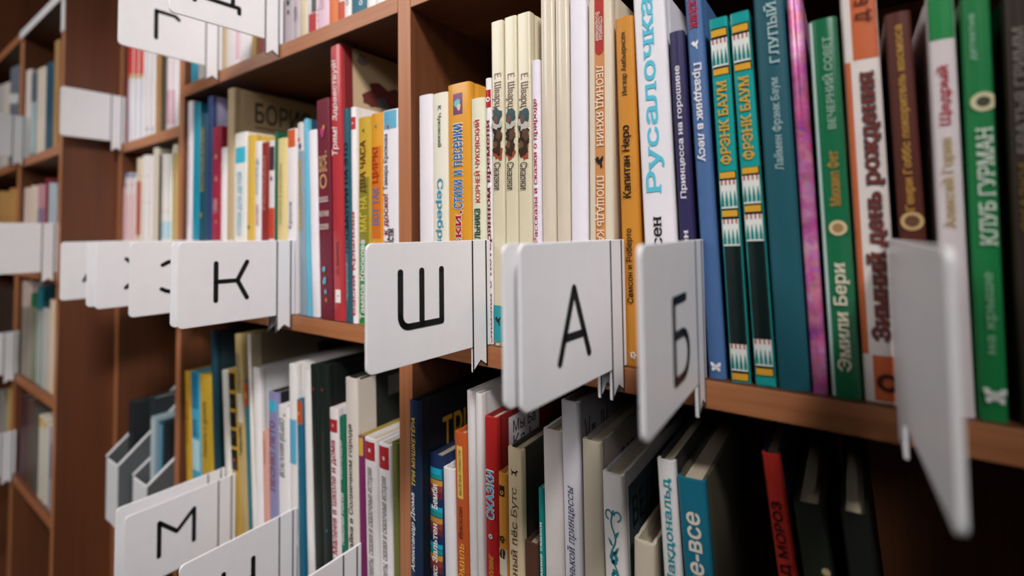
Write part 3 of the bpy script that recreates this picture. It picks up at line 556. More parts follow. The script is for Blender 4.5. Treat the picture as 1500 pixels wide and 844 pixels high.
  {'l': 'green book with a pale left edge and silvery author name at its foot', 'c': '1f6e49', 'p': [-4.15, 13.01, -1.27, 200.0, 4.5], 'gl': 1, 'dec': [{'k': 'r', 'c': 'bdd6d0', 'x0': -1, 'x1': -0.72, 'n': 'pale_edge', 'z0': 0.8, 'z1': 199.17516358175703}, {'k': 't', 's': 'Михаил Фет', 'c': 'b98d45', 'w': 0.34, 'd': 'u', 'b': 1, 'x': 0.1, 'z0': 99.4, 'z1': 128.6, 'sf': 1}, {'k': 't', 's': 'ВЕЧЕРНИЙ СОВЕТ', 'c': 'a9c9b4', 'w': 0.3, 'd': 'u', 'x': 0.12, 'z0': 140.2, 'z1': 189.6, 'sf': 1}, {'k': 's', 'shape': 'disc', 'size': 8, 'c': 'd6c39a', 'x': 0.15, 'z': 87.9}, {'k': 's', 'shape': 'disc', 'size': 5, 'c': 'a58255', 'x': 0.15, 'z': 87.9}, {'k': 't', 's': 'Эмили Бери', 'c': 'e0d8c0', 'w': 0.5, 'd': 'u', 'b': 1, 'x': 0.1, 'z0': 14.0, 'z1': 69.8, 'sf': 1}]},
  {'l': 'white and orange book with thick brown upright title on the middle shelf', 'c': 'e8dcd6', 'p': [10.84, 15.38, -0.99, 209.7, 7.0], 'dec': [{'k': 'r', 'c': 'cb673c', 'x0': -0.45, 'x1': 1, 'n': 'orange_band', 'z0': 175.0, 'z1': 208.94502679586196}, {'k': 'r', 'c': 'cb673c', 'x0': -0.42, 'x1': 1, 'n': 'orange_band', 'z0': 0.8, 'z1': 23.5}, {'k': 'r', 'c': 'cb673c', 'x0': -1, 'x1': -0.62, 'n': 'orange_edge', 'z0': 23.8, 'z1': 174.6}, {'k': 't', 's': 'Зимний день рождения', 'c': '7a3024', 'w': 0.5, 'd': 'u', 'b': 1, 'x': 0.22, 'halo': '3a4f57', 'z0': 31.0, 'z1': 167.8, 'sf': 1}, {'k': 't', 's': 'Д. Б.', 'c': '5a2016', 'w': 0.4, 'd': 'u', 'b': 1, 'x': 0.25, 'z0': 194.5, 'z1': 208.3, 'sf': 1}, {'k': 's', 'shape': 'ring', 'size': 9, 'c': '4a2018', 'x': 0.3, 'z': 10.3}]},
  {'l': 'dark brown book with gold upright title, behind the nearest white tab', 'c': '5a2a20', 'p': [26.67, 10.01, -1.12, 195.0, 4.5], 'dec': [{'k': 't', 's': 'Генри Гоббс покоритель космоса', 'c': 'c99a48', 'w': 0.36, 'd': 'u', 'b': 1, 'z0': 95.8, 'z1': 188.5, 'sf': 1}, {'k': 's', 'shape': 'disc', 'size': 9, 'c': 'd0b078', 'z': 90.8}, {'k': 's', 'shape': 'disc', 'size': 6, 'c': '6a4a34', 'z': 90.8}]},
  {'l': 'white book with a green head and red and gold letters, right of the nearest tab', 'c': 'e2d7d8', 'p': [39.49, 10.02, -0.16, 199.2, 4.5], 'dec': [{'k': 'r', 'c': '1f8a48', 'x0': -1, 'x1': 1, 'n': 'green_band', 'z0': 177.4, 'z1': 198.42980791844107}, {'k': 't', 's': 'Щедрый', 'c': 'b83a44', 'w': 0.42, 'd': 'u', 'b': 1, 'z0': 135.7, 'z1': 164.8, 'sf': 1}, {'k': 't', 's': 'Алексей Горин', 'c': 'c0a468', 'w': 0.42, 'd': 'u', 'b': 1, 'z0': 87.2, 'z1': 130.2, 'sf': 1}]},
  {'l': 'green book with a white butterfly at its foot, near the right end', 'c': '1d8044', 'p': [50.38, 9.93, 0.28, 195.6, 4.5], 'dec': [{'k': 't', 's': 'детектив', 'c': '9fd0b0', 'w': 0.22, 'd': 'u', 'x': -0.3, 'z0': 164.9, 'z1': 186.6}, {'k': 's', 'shape': 'disc', 'size': 9, 'c': 'd8cfa8', 'x': 0.2, 'z': 145.1}, {'k': 's', 'shape': 'disc', 'size': 5, 'c': '4a4a34', 'x': 0.2, 'z': 145.1}, {'k': 't', 's': 'КЛУБ ГУРМАН', 'c': 'd5e2d2', 'w': 0.5, 'd': 'u', 'b': 1, 'x': 0.15, 'z0': 79.3, 'z1': 133.1, 'sf': 1}, {'k': 't', 's': 'на крыше', 'c': '8fc09a', 'w': 0.3, 'd': 'u', 'x': 0.1, 'z0': 30.1, 'z1': 66.9, 'sf': 1}, {'k': 's', 'shape': 'fly', 'size': 8, 'c': 'e2e6dc', 'x': 0.1, 'z': 11.8}]},
  {'l': 'nearly black book with dull bronze letters, last at the right end of the middle shelf', 'c': '33281f', 'p': [63.47, 8.26, 0.29, 191.7, 4.5], 'dec': [{'k': 't', 's': 'БРАТЬЯ ГРИММ', 'c': '7d766c', 'w': 0.4, 'd': 'u', 'b': 1, 'z0': 120.1, 'z1': 176.8, 'sf': 1}, {'k': 't', 's': 'СКАЗКИ', 'c': '7a5f2c', 'w': 0.4, 'd': 'u', 'b': 1, 'z0': 85.4, 'z1': 115.5}]},
]),
'ML': dict(z=-0.0885, group='books on the middle shelf, left bay', books=[
  {'l': 'white book with a pink tinge, first right of the left post on the middle shelf', 'c': 'e6dde2', 'p': [-781.08, 16.24, 0.0, 283.9, 4.5], 'dec': [{'k': 't', 's': 'СКАЗКИ ДЛЯ ДЕТЕЙ', 'c': 'b9b0b8', 'w': 0.35, 'd': 'u', 'z0': 104.1, 'z1': 217.8}]},
  {'l': 'turquoise book with bright cover showing above a shorter dark one', 'c': '1f90a8', 'p': [-761.13, 20.99, 0.0, 278.9, 4.5], 'gl': 1},
  {'l': 'short dark teal book with gold letters in front of a turquoise cover', 'c': '1d4a5c', 'p': [-738.72, 21.69, 0.0, 259.1, 4.5], 'dec': [{'k': 't', 's': 'ВОЛШЕБНИК', 'c': 'b59a4a', 'w': 0.42, 'd': 'u', 'z0': 150.8, 'z1': 242.0, 'sf': 1}, {'k': 's', 'shape': 'blot', 'size': 5, 'c': 'b08a3c', 'x': -0.2, 'z': 117.5}]},
  {'l': 'navy book with a lavender cover, left of the crimson one', 'c': '2a3d6a', 'p': [-719.1, 15.07, 0.0, 280.6, 4.5], 'cv': '8c86a0'},
  {'l': 'crimson book with peach blots on its spine', 'c': 'a02440', 'p': [-698.67, 22.98, 0.0, 235.7, 4.5], 'dec': [{'k': 's', 'shape': 'blot', 'size': 5, 'c': 'd8a088', 'z': 194.7}, {'k': 's', 'shape': 'blot', 'size': 4.5, 'c': 'd8a088', 'x': 0.1, 'z': 165.1}, {'k': 's', 'shape': 'blot', 'size': 4, 'c': 'c98a4a', 'x': 0.2, 'z': 107.1}, {'k': 't', 's': 'СКАЗ', 'c': 'e0c0b8', 'w': 0.4, 'd': 'u', 'z0': 119.0, 'z1': 137.4, 'sf': 1}]},
  {'l': 'small white book left of the tall beige one', 'c': 'e8e2e0', 'p': [-677.41, 15.26, 0.0, 204.9, 4.5]},
  {'l': 'tall beige book whose large cover shows dark capital letters', 'c': 'bfa884', 'p': [-660.37, 17.22, 0.0, 281.3, 4.5], 'dp': 0.2, 'dec': [{'k': 'ct', 's': 'БОРИС', 'y0': 28, 'y1': 110, 'zt': 14, 'zb': 42, 'c': '40382c', 'b': 1}, {'k': 'cr', 'y0': 28, 'y1': 190, 'zt': 47, 'zb': 49, 'c': '5a4c38'}, {'k': 'c', 'a': ['blot', 60, 72, 14, '33302a']}, {'k': 'c', 'a': ['blot', 90, 74, 20, '33302a']}, {'k': 'c', 'a': ['blot', 125, 78, 18, '33302a']}, {'k': 'c', 'a': ['blot', 75, 95, 16, '40382c']}]},
  {'l': 'white book with a turquoise label and pale blue letters', 'c': 'e6e2dc', 'p': [-633.47, 31.32, 0.0, 219.0, 4.5], 'dec': [{'k': 'r', 'c': '3ab4cc', 'x0': -1, 'x1': 1, 'n': 'label_band', 'z0': 180.3, 'z1': 200.4}, {'k': 't', 's': 'СТИХИ ДЛЯ ДЕТЕЙ', 'c': '5cb8d0', 'w': 0.42, 'd': 'u', 'b': 1, 'z0': 88.4, 'z1': 169.0, 'sf': 1}]},
  {'l': 'yellow book with a small dark emblem, left of the white one with blue letters', 'c': 'dcb654', 'p': [-607.36, 18.88, 0.0, 213.1, 4.5], 'gl': 1, 'dec': [{'k': 's', 'shape': 'blot', 'size': 4, 'c': '2a2a2a', 'x': -0.3, 'z': 98.3}]},
  {'l': 'white book with faint blue letters, left of the dark red one', 'c': 'e6e2e4', 'p': [-590.21, 13.46, 0.0, 202.8, 4.5], 'dec': [{'k': 't', 's': 'СОЛНЦЕ', 'c': '5a86b4', 'w': 0.5, 'd': 'u', 'z0': 137.9, 'z1': 182.2, 'sf': 1}, {'k': 't', 's': 'МАЛЫШ', 'c': 'c98a9a', 'w': 0.5, 'd': 'u', 'z0': 100.5, 'z1': 125.4, 'sf': 1}]},
  {'l': 'dark red book with pinkish letters on the middle shelf, left bay', 'c': '8c2a26', 'p': [-574.46, 16.14, 0.0, 199.8, 4.5], 'dec': [{'k': 't', 's': 'РАССКАЗЫ', 'c': 'c98a80', 'w': 0.42, 'd': 'u', 'z0': 118.2, 'z1': 183.9, 'sf': 1}]},
  {'l': 'white, black and red book beside the dark red one', 'c': 'd8d2d2', 'p': [-559.54, 12.09, 0.0, 200.4, 4.5], 'dec': [{'k': 'r', 'c': '3a2a30', 'x0': -0.9, 'x1': 0.9, 'z0': 164.6, 'z1': 193.0}, {'k': 'r', 'c': 'c2402c', 'x0': -1, 'x1': 1, 'z0': 83.9, 'z1': 120.1}, {'k': 's', 'shape': 'blot', 'size': 4, 'c': '3a2a30', 'x': 0.2, 'z': 154.8}]},
  {'l': 'thin dark green book left of the creamy yellow one', 'c': '1f5a3c', 'p': [-549.84, 5.71, 0.0, 210.1, 4.5]},
  {'l': 'creamy yellow book with faint grey letters', 'c': 'dcc88c', 'p': [-537.16, 18.05, 0.0, 200.2, 4.5], 'dec': [{'k': 't', 's': 'повести и рассказы', 'c': 'a08c5a', 'w': 0.3, 'd': 'u', 'z0': 99.5, 'z1': 170.6, 'sf': 1}]},
  {'l': 'white book with an orange and red head', 'c': 'e6e0e0', 'p': [-517.04, 18.24, 0.0, 208.3, 4.5], 'dec': [{'k': 'r', 'c': 'cc5a26', 'x0': -1, 'x1': 1, 'n': 'orange_head', 'z0': 187.5, 'z1': 207.52508275146593}, {'k': 't', 's': 'Ершов', 'c': '3c3a44', 'w': 0.36, 'd': 'u', 'z0': 95.3, 'z1': 125.4, 'sf': 1}]},
  {'l': 'book with a grey patterned head and ochre letters', 'c': '8a9aa6', 'p': [-493.81, 11.83, -1.68, 213.7, 4.5], 'dec': [{'k': 'r', 'c': 'cfc8c4', 'x0': -1, 'x1': 1, 'z0': 181.0, 'z1': 212.86705215274728}, {'k': 's', 'shape': 'blot', 'size': 5, 'c': '2c4468', 'z': 186.3}, {'k': 's', 'shape': 'blot', 'size': 4, 'c': 'b0503a', 'x': -0.3, 'z': 194.0}, {'k': 't', 's': 'приключения', 'c': 'c8a04a', 'w': 0.55, 'd': 'u', 'b': 1, 'z0': 91.3, 'z1': 171.0, 'sf': 1}]},
  {'l': 'light blue book with a dark cover, left of the plain white one', 'c': '62b4cc', 'p': [-482.82, 7.36, -1.84, 216.0, 4.5], 'cv': '2a4a5c'},
  {'l': 'plain white book with a pink tinge, left of the dark maroon one', 'c': 'ebe4e8', 'p': [-468.81, 14.4, -2.5, 201.7, 4.5]},
  {'l': 'dark maroon book with gold capitals and a turquoise figure near its foot', 'c': '6d1f30', 'p': [-450.0, 21.62, -1.99, 232.4, 4.5], 'sq': 1, 'dec': [{'k': 't', 's': 'ВСЁ', 'c': 'c09a6c', 'w': 0.55, 'd': 'h', 'b': 1, 'z0': 153.8, 'z1': 176.4, 'sf': 1}, {'k': 't', 's': 'О', 'c': 'c09a6c', 'w': 0.5, 'd': 'h', 'b': 1, 'z0': 136.3, 'z1': 151.6, 'sf': 1}, {'k': 't', 's': 'сказках', 'c': 'd8c4bc', 'w': 0.7, 'd': 'h', 'z0': 121.8, 'z1': 127.6, 'sf': 1}, {'k': 't', 's': 'сказочник', 'c': 'd8c4bc', 'w': 0.8, 'd': 'h', 'z0': 106.7, 'z1': 112.4, 'sf': 1}, {'k': 't', 's': 'сказки', 'c': 'd8c4bc', 'w': 0.7, 'd': 'h', 'z0': 93.0, 'z1': 98.7, 'sf': 1}, {'k': 's', 'shape': 'blot', 'size': 7, 'c': 'b03c6a', 'x': 0.1, 'z': 196.3}, {'k': 's', 'shape': 'blot', 'size': 3, 'c': 'd0a040', 'x': 0.3, 'z': 201.4}, {'k': 's', 'shape': 'blot', 'size': 5, 'c': '58b4c4', 'x': -0.1, 'z': 51.5}, {'k': 's', 'shape': 'blot', 'size': 5, 'c': '58b4c4', 'z': 39.4}, {'k': 's', 'shape': 'blot', 'size': 3.5, 'c': '58b4c4', 'x': 0.1, 'z': 28.1}, {'k': 's', 'shape': 'blot', 'size': 3, 'c': 'c08a3c', 'x': 0.2, 'z': 19.6}]},
  {'l': 'tall red book with white script, standing out in front of the beige cover', 'c': 'b63a40', 'p': [-429.29, 17.16, -1.45, 285.8, 4.5], 'cv': 'c8ae8a', 'gl': 1, 'dp': 0.2, 'dec': [{'k': 't', 's': 'Здравствуй!', 'c': 'f0e0dc', 'w': 0.5, 'd': 'u', 'b': 1, 'it': 1, 'z0': 205.5, 'z1': 270.5}, {'k': 't', 's': 'Трям!', 'c': 'f0e0dc', 'w': 0.6, 'd': 'u', 'b': 1, 'it': 1, 'z0': 169.7, 'z1': 199.7}, {'k': 't', 's': 'С. Козлов', 'c': '5a1a1e', 'w': 0.26, 'd': 'u', 'z0': 47.4, 'z1': 80.1, 'sf': 1}, {'k': 'r', 'c': 'f0e4e0', 'x0': -0.4, 'x1': 0.55, 'n': 'publisher_mark', 'z0': 18.3, 'z1': 31.4}, {'k': 's', 'shape': 'flower', 'size': 2.6, 'c': 'b63a40', 'x': 0.08, 'z': 25.2}, {'k': 'c', 'a': ['r', 5, 15, 0, 195, '7a2a2c']}, {'k': 'c', 'a': ['blot', 52, 42, 20, '6a3430']}, {'k': 'c', 'a': ['blot', 70, 44, 20, '6a3430']}, {'k': 'c', 'a': ['blot', 40, 50, 14, '6a3430']}, {'k': 'c', 'a': ['blot', 55, 52, 10, '5a5a5c']}, {'k': 'c', 'a': ['r', 66, 78, 50, 110, '5c302c']}, {'k': 'c', 'a': ['blot', 28, 10, 9, '8a7a72']}]},
  {'l': 'dark teal book with black letters, right of the tall red one', 'c': '2c5a68', 'p': [-413.18, 10.2, -1.34, 216.1, 4.5], 'gl': 1, 'dec': [{'k': 't', 's': 'ПОСМОТРИ НА ЭТО', 'c': '14222a', 'w': 0.5, 'd': 'u', 'b': 1, 'z0': 68.5, 'z1': 180.6, 'sf': 1}, {'k': 't', 's': 'Чуковский', 'c': '8aa8ac', 'w': 0.3, 'd': 'u', 'z0': 22.2, 'z1': 59.6, 'sf': 1}]},
  {'l': 'white book with red lettering and red square head, left of the yellow one', 'c': 'ebe6e6', 'p': [-403.39, 7.78, -0.89, 215.9, 4.5], 'dec': [{'k': 'r', 'c': 'b3262c', 'x0': -1, 'x1': 1, 'z0': 193.1, 'z1': 205.6}, {'k': 's', 'shape': 'ring', 'size': 2.2, 'c': 'efe6e6', 'z': 199.4}, {'k': 't', 's': 'Басни Крылова', 'c': 'b0202a', 'w': 0.72, 'd': 'u', 'b': 1, 'z0': 8.2, 'z1': 110.7, 'sf': 1}]},
  {'l': 'yellow to green book with brown and white lettering, right of the white fable book', 'c': 'c9a43a', 'p': [-389.34, 18.7, 0.0, 203.2, 4.5], 'gl': 1, 'dec': [{'k': 'r', 'c': '8c8430', 'x0': -1, 'x1': 1, 'n': 'olive_band', 'z0': 80.1, 'z1': 143.6}, {'k': 'r', 'c': '2f8a44', 'x0': -1, 'x1': 1, 'n': 'green_band', 'z0': 0.8, 'z1': 79.5}, {'k': 's', 'shape': 'bird', 'size': 5, 'c': '1f4a34', 'z': 189.5}, {'k': 't', 's': 'МАГ НА', 'c': 'd8c24a', 'w': 0.5, 'd': 'u', 'b': 1, 'z0': 90.1, 'z1': 124.8}, {'k': 't', 's': 'ДВА ЧАСА', 'c': '6a4226', 'w': 0.5, 'd': 'u', 'b': 1, 'z0': 128.2, 'z1': 180.0}, {'k': 't', 's': 'Тамара Крюкова', 'c': 'eae8e0', 'w': 0.45, 'd': 'u', 'b': 1, 'z0': 5.5, 'z1': 82.1}]},
  {'l': 'orange yellow book with blue and red lettering, second from the middle post', 'c': 'd9992e', 'p': [-371.1, 16.19, 0.0, 204.3, 4.5], 'gl': 1, 'dec': [{'k': 's', 'shape': 'bird', 'size': 5, 'c': '2f7a6a', 'z': 191.1}, {'k': 'r', 'c': 'd0702a', 'x0': -1, 'x1': 1, 'n': 'orange_band', 'z0': 83.4, 'z1': 171.9}, {'k': 't', 's': 'ВОТ ТАК', 'c': '4a7aa6', 'w': 0.5, 'd': 'u', 'b': 1, 'z0': 96.4, 'z1': 132.4}, {'k': 't', 's': 'ЦИРК!', 'c': 'b0401e', 'w': 0.55, 'd': 'u', 'b': 1, 'z0': 137.0, 'z1': 171.2}]},
  {'l': 'white book with a sky blue head, standing against the middle post', 'c': 'ebe6ea', 'p': [-351.23, 21.95, 0.0, 204.5, 4.5], 'gl': 1, 'dec': [{'k': 'r', 'c': '62aac8', 'x0': -1, 'x1': 1, 'n': 'blue_head', 'z0': 186.4, 'z1': 203.74272072010635}, {'k': 's', 'shape': 'bird', 'size': 6, 'c': 'b5442c', 'x': -0.2, 'z': 188.4}, {'k': 't', 's': 'Тамара Крюкова', 'c': '1d1a1e', 'w': 0.3, 'd': 'u', 'x': -0.45, 'z0': 129.2, 'z1': 181.9}, {'k': 't', 's': 'Ох, к доске!', 'c': '8a1c26', 'w': 0.34, 'd': 'u', 'b': 1, 'x': -0.45, 'z0': 69.4, 'z1': 125.4}, {'k': 't', 's': 'повести', 'c': '1d1a1e', 'w': 0.3, 'd': 'u', 'b': 1, 'x': 0.2, 'z0': 64.4, 'z1': 92.9, 'sf': 1}]},
]),
'BL': dict(z=-0.3775, group='books on the lower shelf, left bay', books=[
  {'l': 'yellow book, first right of the left post on the lower shelf', 'c': 'c99a2a', 'p': [-768.98, 17.03, -3.63, 184.3, 4.5], 'dec': [{'k': 's', 'shape': 'blot', 'size': 6, 'c': 'a8602a', 'z': 123.0}, {'k': 't', 's': 'СКАЗКИ', 'c': '9c5a24', 'w': 0.4, 'd': 'u', 'z0': 85.6, 'z1': 141.9}]},
  {'l': 'light blue book between two yellow ones on the lower shelf', 'c': '4aa8c4', 'p': [-744.47, 26.61, -3.94, 187.2, 4.5], 'cv': '2a90b4', 'gl': 1, 'dec': [{'k': 'r', 'c': '1f7ca0', 'x0': -1, 'x1': 1, 'z0': 137.1, 'z1': 186.44873872497377}, {'k': 'r', 'c': 'b8dce0', 'x0': -1, 'x1': 1, 'z0': 54.8, 'z1': 95.8}, {'k': 't', 's': 'МОРЕ', 'c': '1c4a68', 'w': 0.5, 'd': 'u', 'z0': 100.3, 'z1': 123.3, 'sf': 1}]},
  {'l': 'yellow book with dark letters, left of the tall dark teal one', 'c': 'c4a032', 'p': [-712.06, 31.87, -4.36, 187.7, 4.5], 'dec': [{'k': 't', 's': 'Повесть о дружбе', 'c': '4a3a18', 'w': 0.36, 'd': 'u', 'z0': 79.1, 'z1': 152.3, 'sf': 1}, {'k': 's', 'shape': 'blot', 'size': 3, 'c': 'b0602a', 'x': 0.1, 'z': 168.5}]},
  {'l': 'tall dark teal book with a big dark cover, lower shelf left bay', 'c': '1c4250', 'p': [-685.42, 10.64, -4.79, 249.6, 4.5], 'cv': '18282c', 'dp': 0.21},
  {'l': 'white book left of the dark one with yellow frame', 'c': 'e0dcd4', 'p': [-651.75, 15.31, -5.23, 202.9, 4.5]},
  {'l': 'black book with yellow frames around dark pictures', 'c': 'c09a3a', 'p': [-632.15, 19.3, -5.46, 206.4, 4.5], 'dec': [{'k': 'r', 'c': '1f1c1a', 'x0': -0.8, 'x1': 0.8, 'n': 'spine_picture', 'z0': 181.2, 'z1': 202.3}, {'k': 'r', 'c': '1f1c1a', 'x0': -0.8, 'x1': 0.8, 'n': 'spine_picture', 'z0': 158.5, 'z1': 176.9}, {'k': 'r', 'c': '1f1c1a', 'x0': -0.8, 'x1': 0.8, 'n': 'spine_picture', 'z0': 135.9, 'z1': 154.3}, {'k': 'r', 'c': '1f1c1a', 'x0': -0.8, 'x1': 0.8, 'n': 'spine_picture', 'z0': 112.7, 'z1': 131.7}, {'k': 'r', 'c': '1f1c1a', 'x0': -0.8, 'x1': 0.8, 'n': 'spine_picture', 'z0': 83.9, 'z1': 108.6}, {'k': 's', 'shape': 'blot', 'size': 4, 'c': 'c04a2a', 'z': 96.2}, {'k': 's', 'shape': 'blot', 'size': 3, 'c': '6a6458', 'z': 166.8}, {'k': 's', 'shape': 'blot', 'size': 3, 'c': '6a6458', 'x': 0.1, 'z': 125.1}]},
  {'l': 'tall tan book with grey letters on the lower shelf', 'c': 'b8a06a', 'p': [-613.46, 16.48, -5.3, 253.2, 4.5], 'dec': [{'k': 't', 's': 'ПРИКЛЮЧЕНИЯ', 'c': '5a5a5a', 'w': 0.42, 'd': 'u', 'z0': 182.8, 'z1': 228.7, 'sf': 1}, {'k': 'r', 'c': 'd8d0c0', 'x0': -0.8, 'x1': 0.8, 'z0': 145.7, 'z1': 180.3}, {'k': 't', 's': 'Чёртик', 'c': '3a2a1c', 'w': 0.5, 'd': 'u', 'z0': 106.6, 'z1': 141.6, 'sf': 1}]},
  {'l': 'thin red and teal book behind the tan one', 'c': '2a6a78', 'p': [-600.26, 8.33, -4.81, 199.1, 4.5], 'dec': [{'k': 'r', 'c': 'b04028', 'x0': -1, 'x1': 1, 'n': 'red_head', 'z0': 168.1, 'z1': 197.5}, {'k': 'r', 'c': 'd09040', 'x0': -0.6, 'x1': 0.6, 'z0': 177.0, 'z1': 185.2}]},
  {'l': 'tall white book with a brown cover and dark round picture, lower shelf left bay', 'c': 'e2ddd4', 'p': [-591.38, 6.86, -4.12, 256.4, 4.5], 'cv': '8c7c64', 'dp': 0.21, 'dec': [{'k': 'c', 'a': ['r', 2, 14, 0, 180, 'c0ae90']}, {'k': 'c', 'a': ['blot', 110, 40, 26, '2c2620']}, {'k': 'c', 'a': ['blot', 118, 48, 18, '1c1816']}]},
  {'l': 'big white book with a plain pale cover on the lower shelf', 'c': 'ebe7e6', 'p': [-579.13, 16.04, -3.36, 217.4, 4.5], 'cv': 'c9c8c8', 'dp': 0.2},
  {'l': 'small pink book left of the lavender one', 'c': 'd8a090', 'p': [-564.13, 12.35, -2.62, 146.9, 4.5], 'dec': [{'k': 't', 's': 'Каникулы', 'c': 'a06a5c', 'w': 0.4, 'd': 'u', 'z0': 110.4, 'z1': 137.5, 'sf': 1}]},
  {'l': 'lavender book with a turquoise band and maroon letters', 'c': '8c88b0', 'p': [-548.13, 18.05, -1.92, 194.8, 4.5], 'cv': '1c1e22', 'dp': 0.16, 'dec': [{'k': 'r', 'c': '38b0cc', 'x0': -1, 'x1': 1, 'n': 'turquoise_band', 'z0': 173.8, 'z1': 185.4}, {'k': 't', 's': 'ПЕСНЮ ЛЕТО', 'c': '7a3a50', 'w': 0.52, 'd': 'u', 'b': 1, 'z0': 84.4, 'z1': 163.0, 'sf': 1}]},
  {'l': 'white book with grey downward author name on the lower shelf', 'c': 'ebe7e6', 'p': [-527.66, 21.3, -1.36, 183.4, 4.5], 'gl': 1, 'dec': [{'k': 't', 's': 'СЕРГЕЙ МИХАЛКОВ', 'c': '3a4238', 'w': 0.5, 'd': 'd', 'b': 1, 'it': 1, 'z0': 105.4, 'z1': 169.9}, {'k': 's', 'shape': 'blot', 'size': 3, 'c': 'b07040', 'x': 0.4, 'z': 174.4}]},
  {'l': 'tall white book with a blue lower part on the lower shelf', 'c': 'e4e0dc', 'p': [-508.91, 14.26, -1.23, 232.7, 4.5], 'dec': [{'k': 'r', 'c': '5aa8c8', 'x0': -1, 'x1': 1, 'n': 'blue_band', 'z0': 125.2, 'z1': 173.1}, {'k': 'r', 'c': '55504c', 'x0': -1, 'x1': 1, 'z0': 6.3, 'z1': 39.4}]},
  {'l': 'short teal book with an orange head on the lower shelf', 'c': '1d6480', 'p': [-494.3, 10.14, -1.7, 196.4, 4.5], 'dec': [{'k': 'r', 'c': 'b8501e', 'x0': -1, 'x1': 1, 'n': 'orange_head', 'z0': 170.7, 'z1': 195.5}, {'k': 's', 'shape': 'blot', 'size': 3, 'c': 'e0b040', 'z': 182.4}, {'k': 't', 's': 'Рассказы русских детей', 'c': '6aa4b4', 'w': 0.36, 'd': 'u', 'z0': 50.0, 'z1': 143.2, 'sf': 1}]},
  {'l': 'tall white book left of the pair of black ones', 'c': 'e8e4e0', 'p': [-476.93, 11.17, -2.43, 231.7, 4.5]},
  {'l': 'tall black green book, left one of a pair with a white sticker on the cover', 'c': '1d2620', 'p': [-461.42, 14.53, -2.83, 238.0, 4.5], 'dec': [{'k': 's', 'shape': 'blot', 'size': 2.5, 'c': 'a03a20', 'x': -0.1, 'z': 213.8}, {'k': 't', 's': 'Первоклассник', 'c': '3c3c2a', 'w': 0.3, 'd': 'u', 'z0': 95.1, 'z1': 178.5, 'sf': 1}]},
  {'l': 'tall black green book, right one of a pair with a white sticker on the cover', 'c': '1d2620', 'p': [-445.96, 14.45, -2.75, 240.3, 4.5], 'cv': '171b19', 'dp': 0.2, 'dec': [{'k': 's', 'shape': 'blot', 'size': 2.5, 'c': 'b03c20', 'x': -0.1, 'z': 215.1}, {'k': 't', 's': 'Незнайкин сон', 'c': '3c3c2a', 'w': 0.3, 'd': 'u', 'z0': 103.2, 'z1': 174.9, 'sf': 1}, {'k': 's', 'shape': 'blot', 'size': 2.5, 'c': '2a7a8a', 'x': 0.2, 'z': 74.2}, {'k': 'c', 'a': ['r', 25, 72, 20, 50, 'aaa6aa']}, {'k': 'c', 'a': ['t', 'Дет. сад', 32, 66, 28, 44, '55555a']}]},
  {'l': 'white book with bold red upright title and red square on the lower shelf', 'c': 'e6dcdc', 'p': [-431.04, 13.78, -2.35, 198.8, 4.5], 'dec': [{'k': 'r', 'c': 'a82430', 'x0': -0.8, 'x1': 0.9, 'z0': 175.7, 'z1': 188.5}, {'k': 's', 'shape': 'ring', 'size': 3, 'c': 'e6c8c0', 'z': 182.4}, {'k': 't', 's': 'Витя Малеев в школе и дома', 'c': 'a0202c', 'w': 0.62, 'd': 'u', 'b': 1, 'z0': 31.9, 'z1': 168.2, 'sf': 1}]},
  {'l': 'green book with white lettering between red titled and cream books', 'c': '1f6a50', 'p': [-419.36, 7.99, -1.8, 193.5, 4.5], 'dec': [{'k': 't', 's': 'Николай Носов', 'c': 'd8e0d8', 'w': 0.62, 'd': 'u', 'b': 1, 'it': 1, 'z0': 70.3, 'z1': 120.1}, {'k': 't', 's': 'Фантазёры', 'c': 'd8e0d8', 'w': 0.6, 'd': 'u', 'it': 1, 'z0': 132.7, 'z1': 171.2}]},
  {'l': 'thick cream book with black title and a dark illustrated cover on the lower shelf', 'c': 'd9cfc4', 'p': [-404.75, 17.66, -1.43, 233.9, 4.5], 'cv': '262a26', 'dp': 0.18, 'dec': [{'k': 't', 's': 'Незнайка в Солнечном городе', 'c': '2a241e', 'w': 0.4, 'd': 'u', 'b': 1, 'x': -0.1, 'z0': 48.6, 'z1': 189.9, 'sf': 1}, {'k': 'c', 'a': ['r', 3, 24, 0, 200, 'cfc4b6']}, {'k': 'c', 'a': ['r', 40, 82, 6, 26, '6a6460']}, {'k': 'c', 'a': ['blot', 50, 70, 16, '9c8a34']}, {'k': 'c', 'a': ['blot', 70, 50, 12, '8a7c3a']}, {'k': 'c', 'a': ['blot', 62, 90, 13, '4a5a4a']}, {'k': 'c', 'a': ['blot', 88, 75, 14, '6c6a54']}, {'k': 'c', 'a': ['blot', 80, 100, 12, '84742c']}]},
  {'l': 'magenta book with a mustard head beside the white story books', 'c': '7a2a5e', 'p': [-391.15, 7.64, -1.48, 181.0, 4.5], 'cv': 'b09a50', 'dec': [{'k': 'r', 'c': 'c8a040', 'x0': -1, 'x1': 1, 'n': 'mustard_head', 'z0': 163.1, 'z1': 180.23739191467553}]},
  {'l': 'white book with grey story title and red corner, left one of two alike', 'c': 'ddd8d8', 'p': [-376.26, 17.39, -1.64, 181.8, 4.5], 'dec': [{'k': 'r', 'c': 'a8242c', 'x0': -0.8, 'x1': 0.8, 'n': 'red_corner', 'z0': 162.2, 'z1': 179.3}, {'k': 's', 'shape': 'flower', 'size': 4, 'c': 'e8dcdc', 'z': 171.7}, {'k': 't', 's': 'Полезные советы, сказки и сказочные истории', 'c': '6a6664', 'w': 0.5, 'd': 'u', 'it': 1, 'z0': 22.6, 'z1': 155.9, 'sf': 1}]},
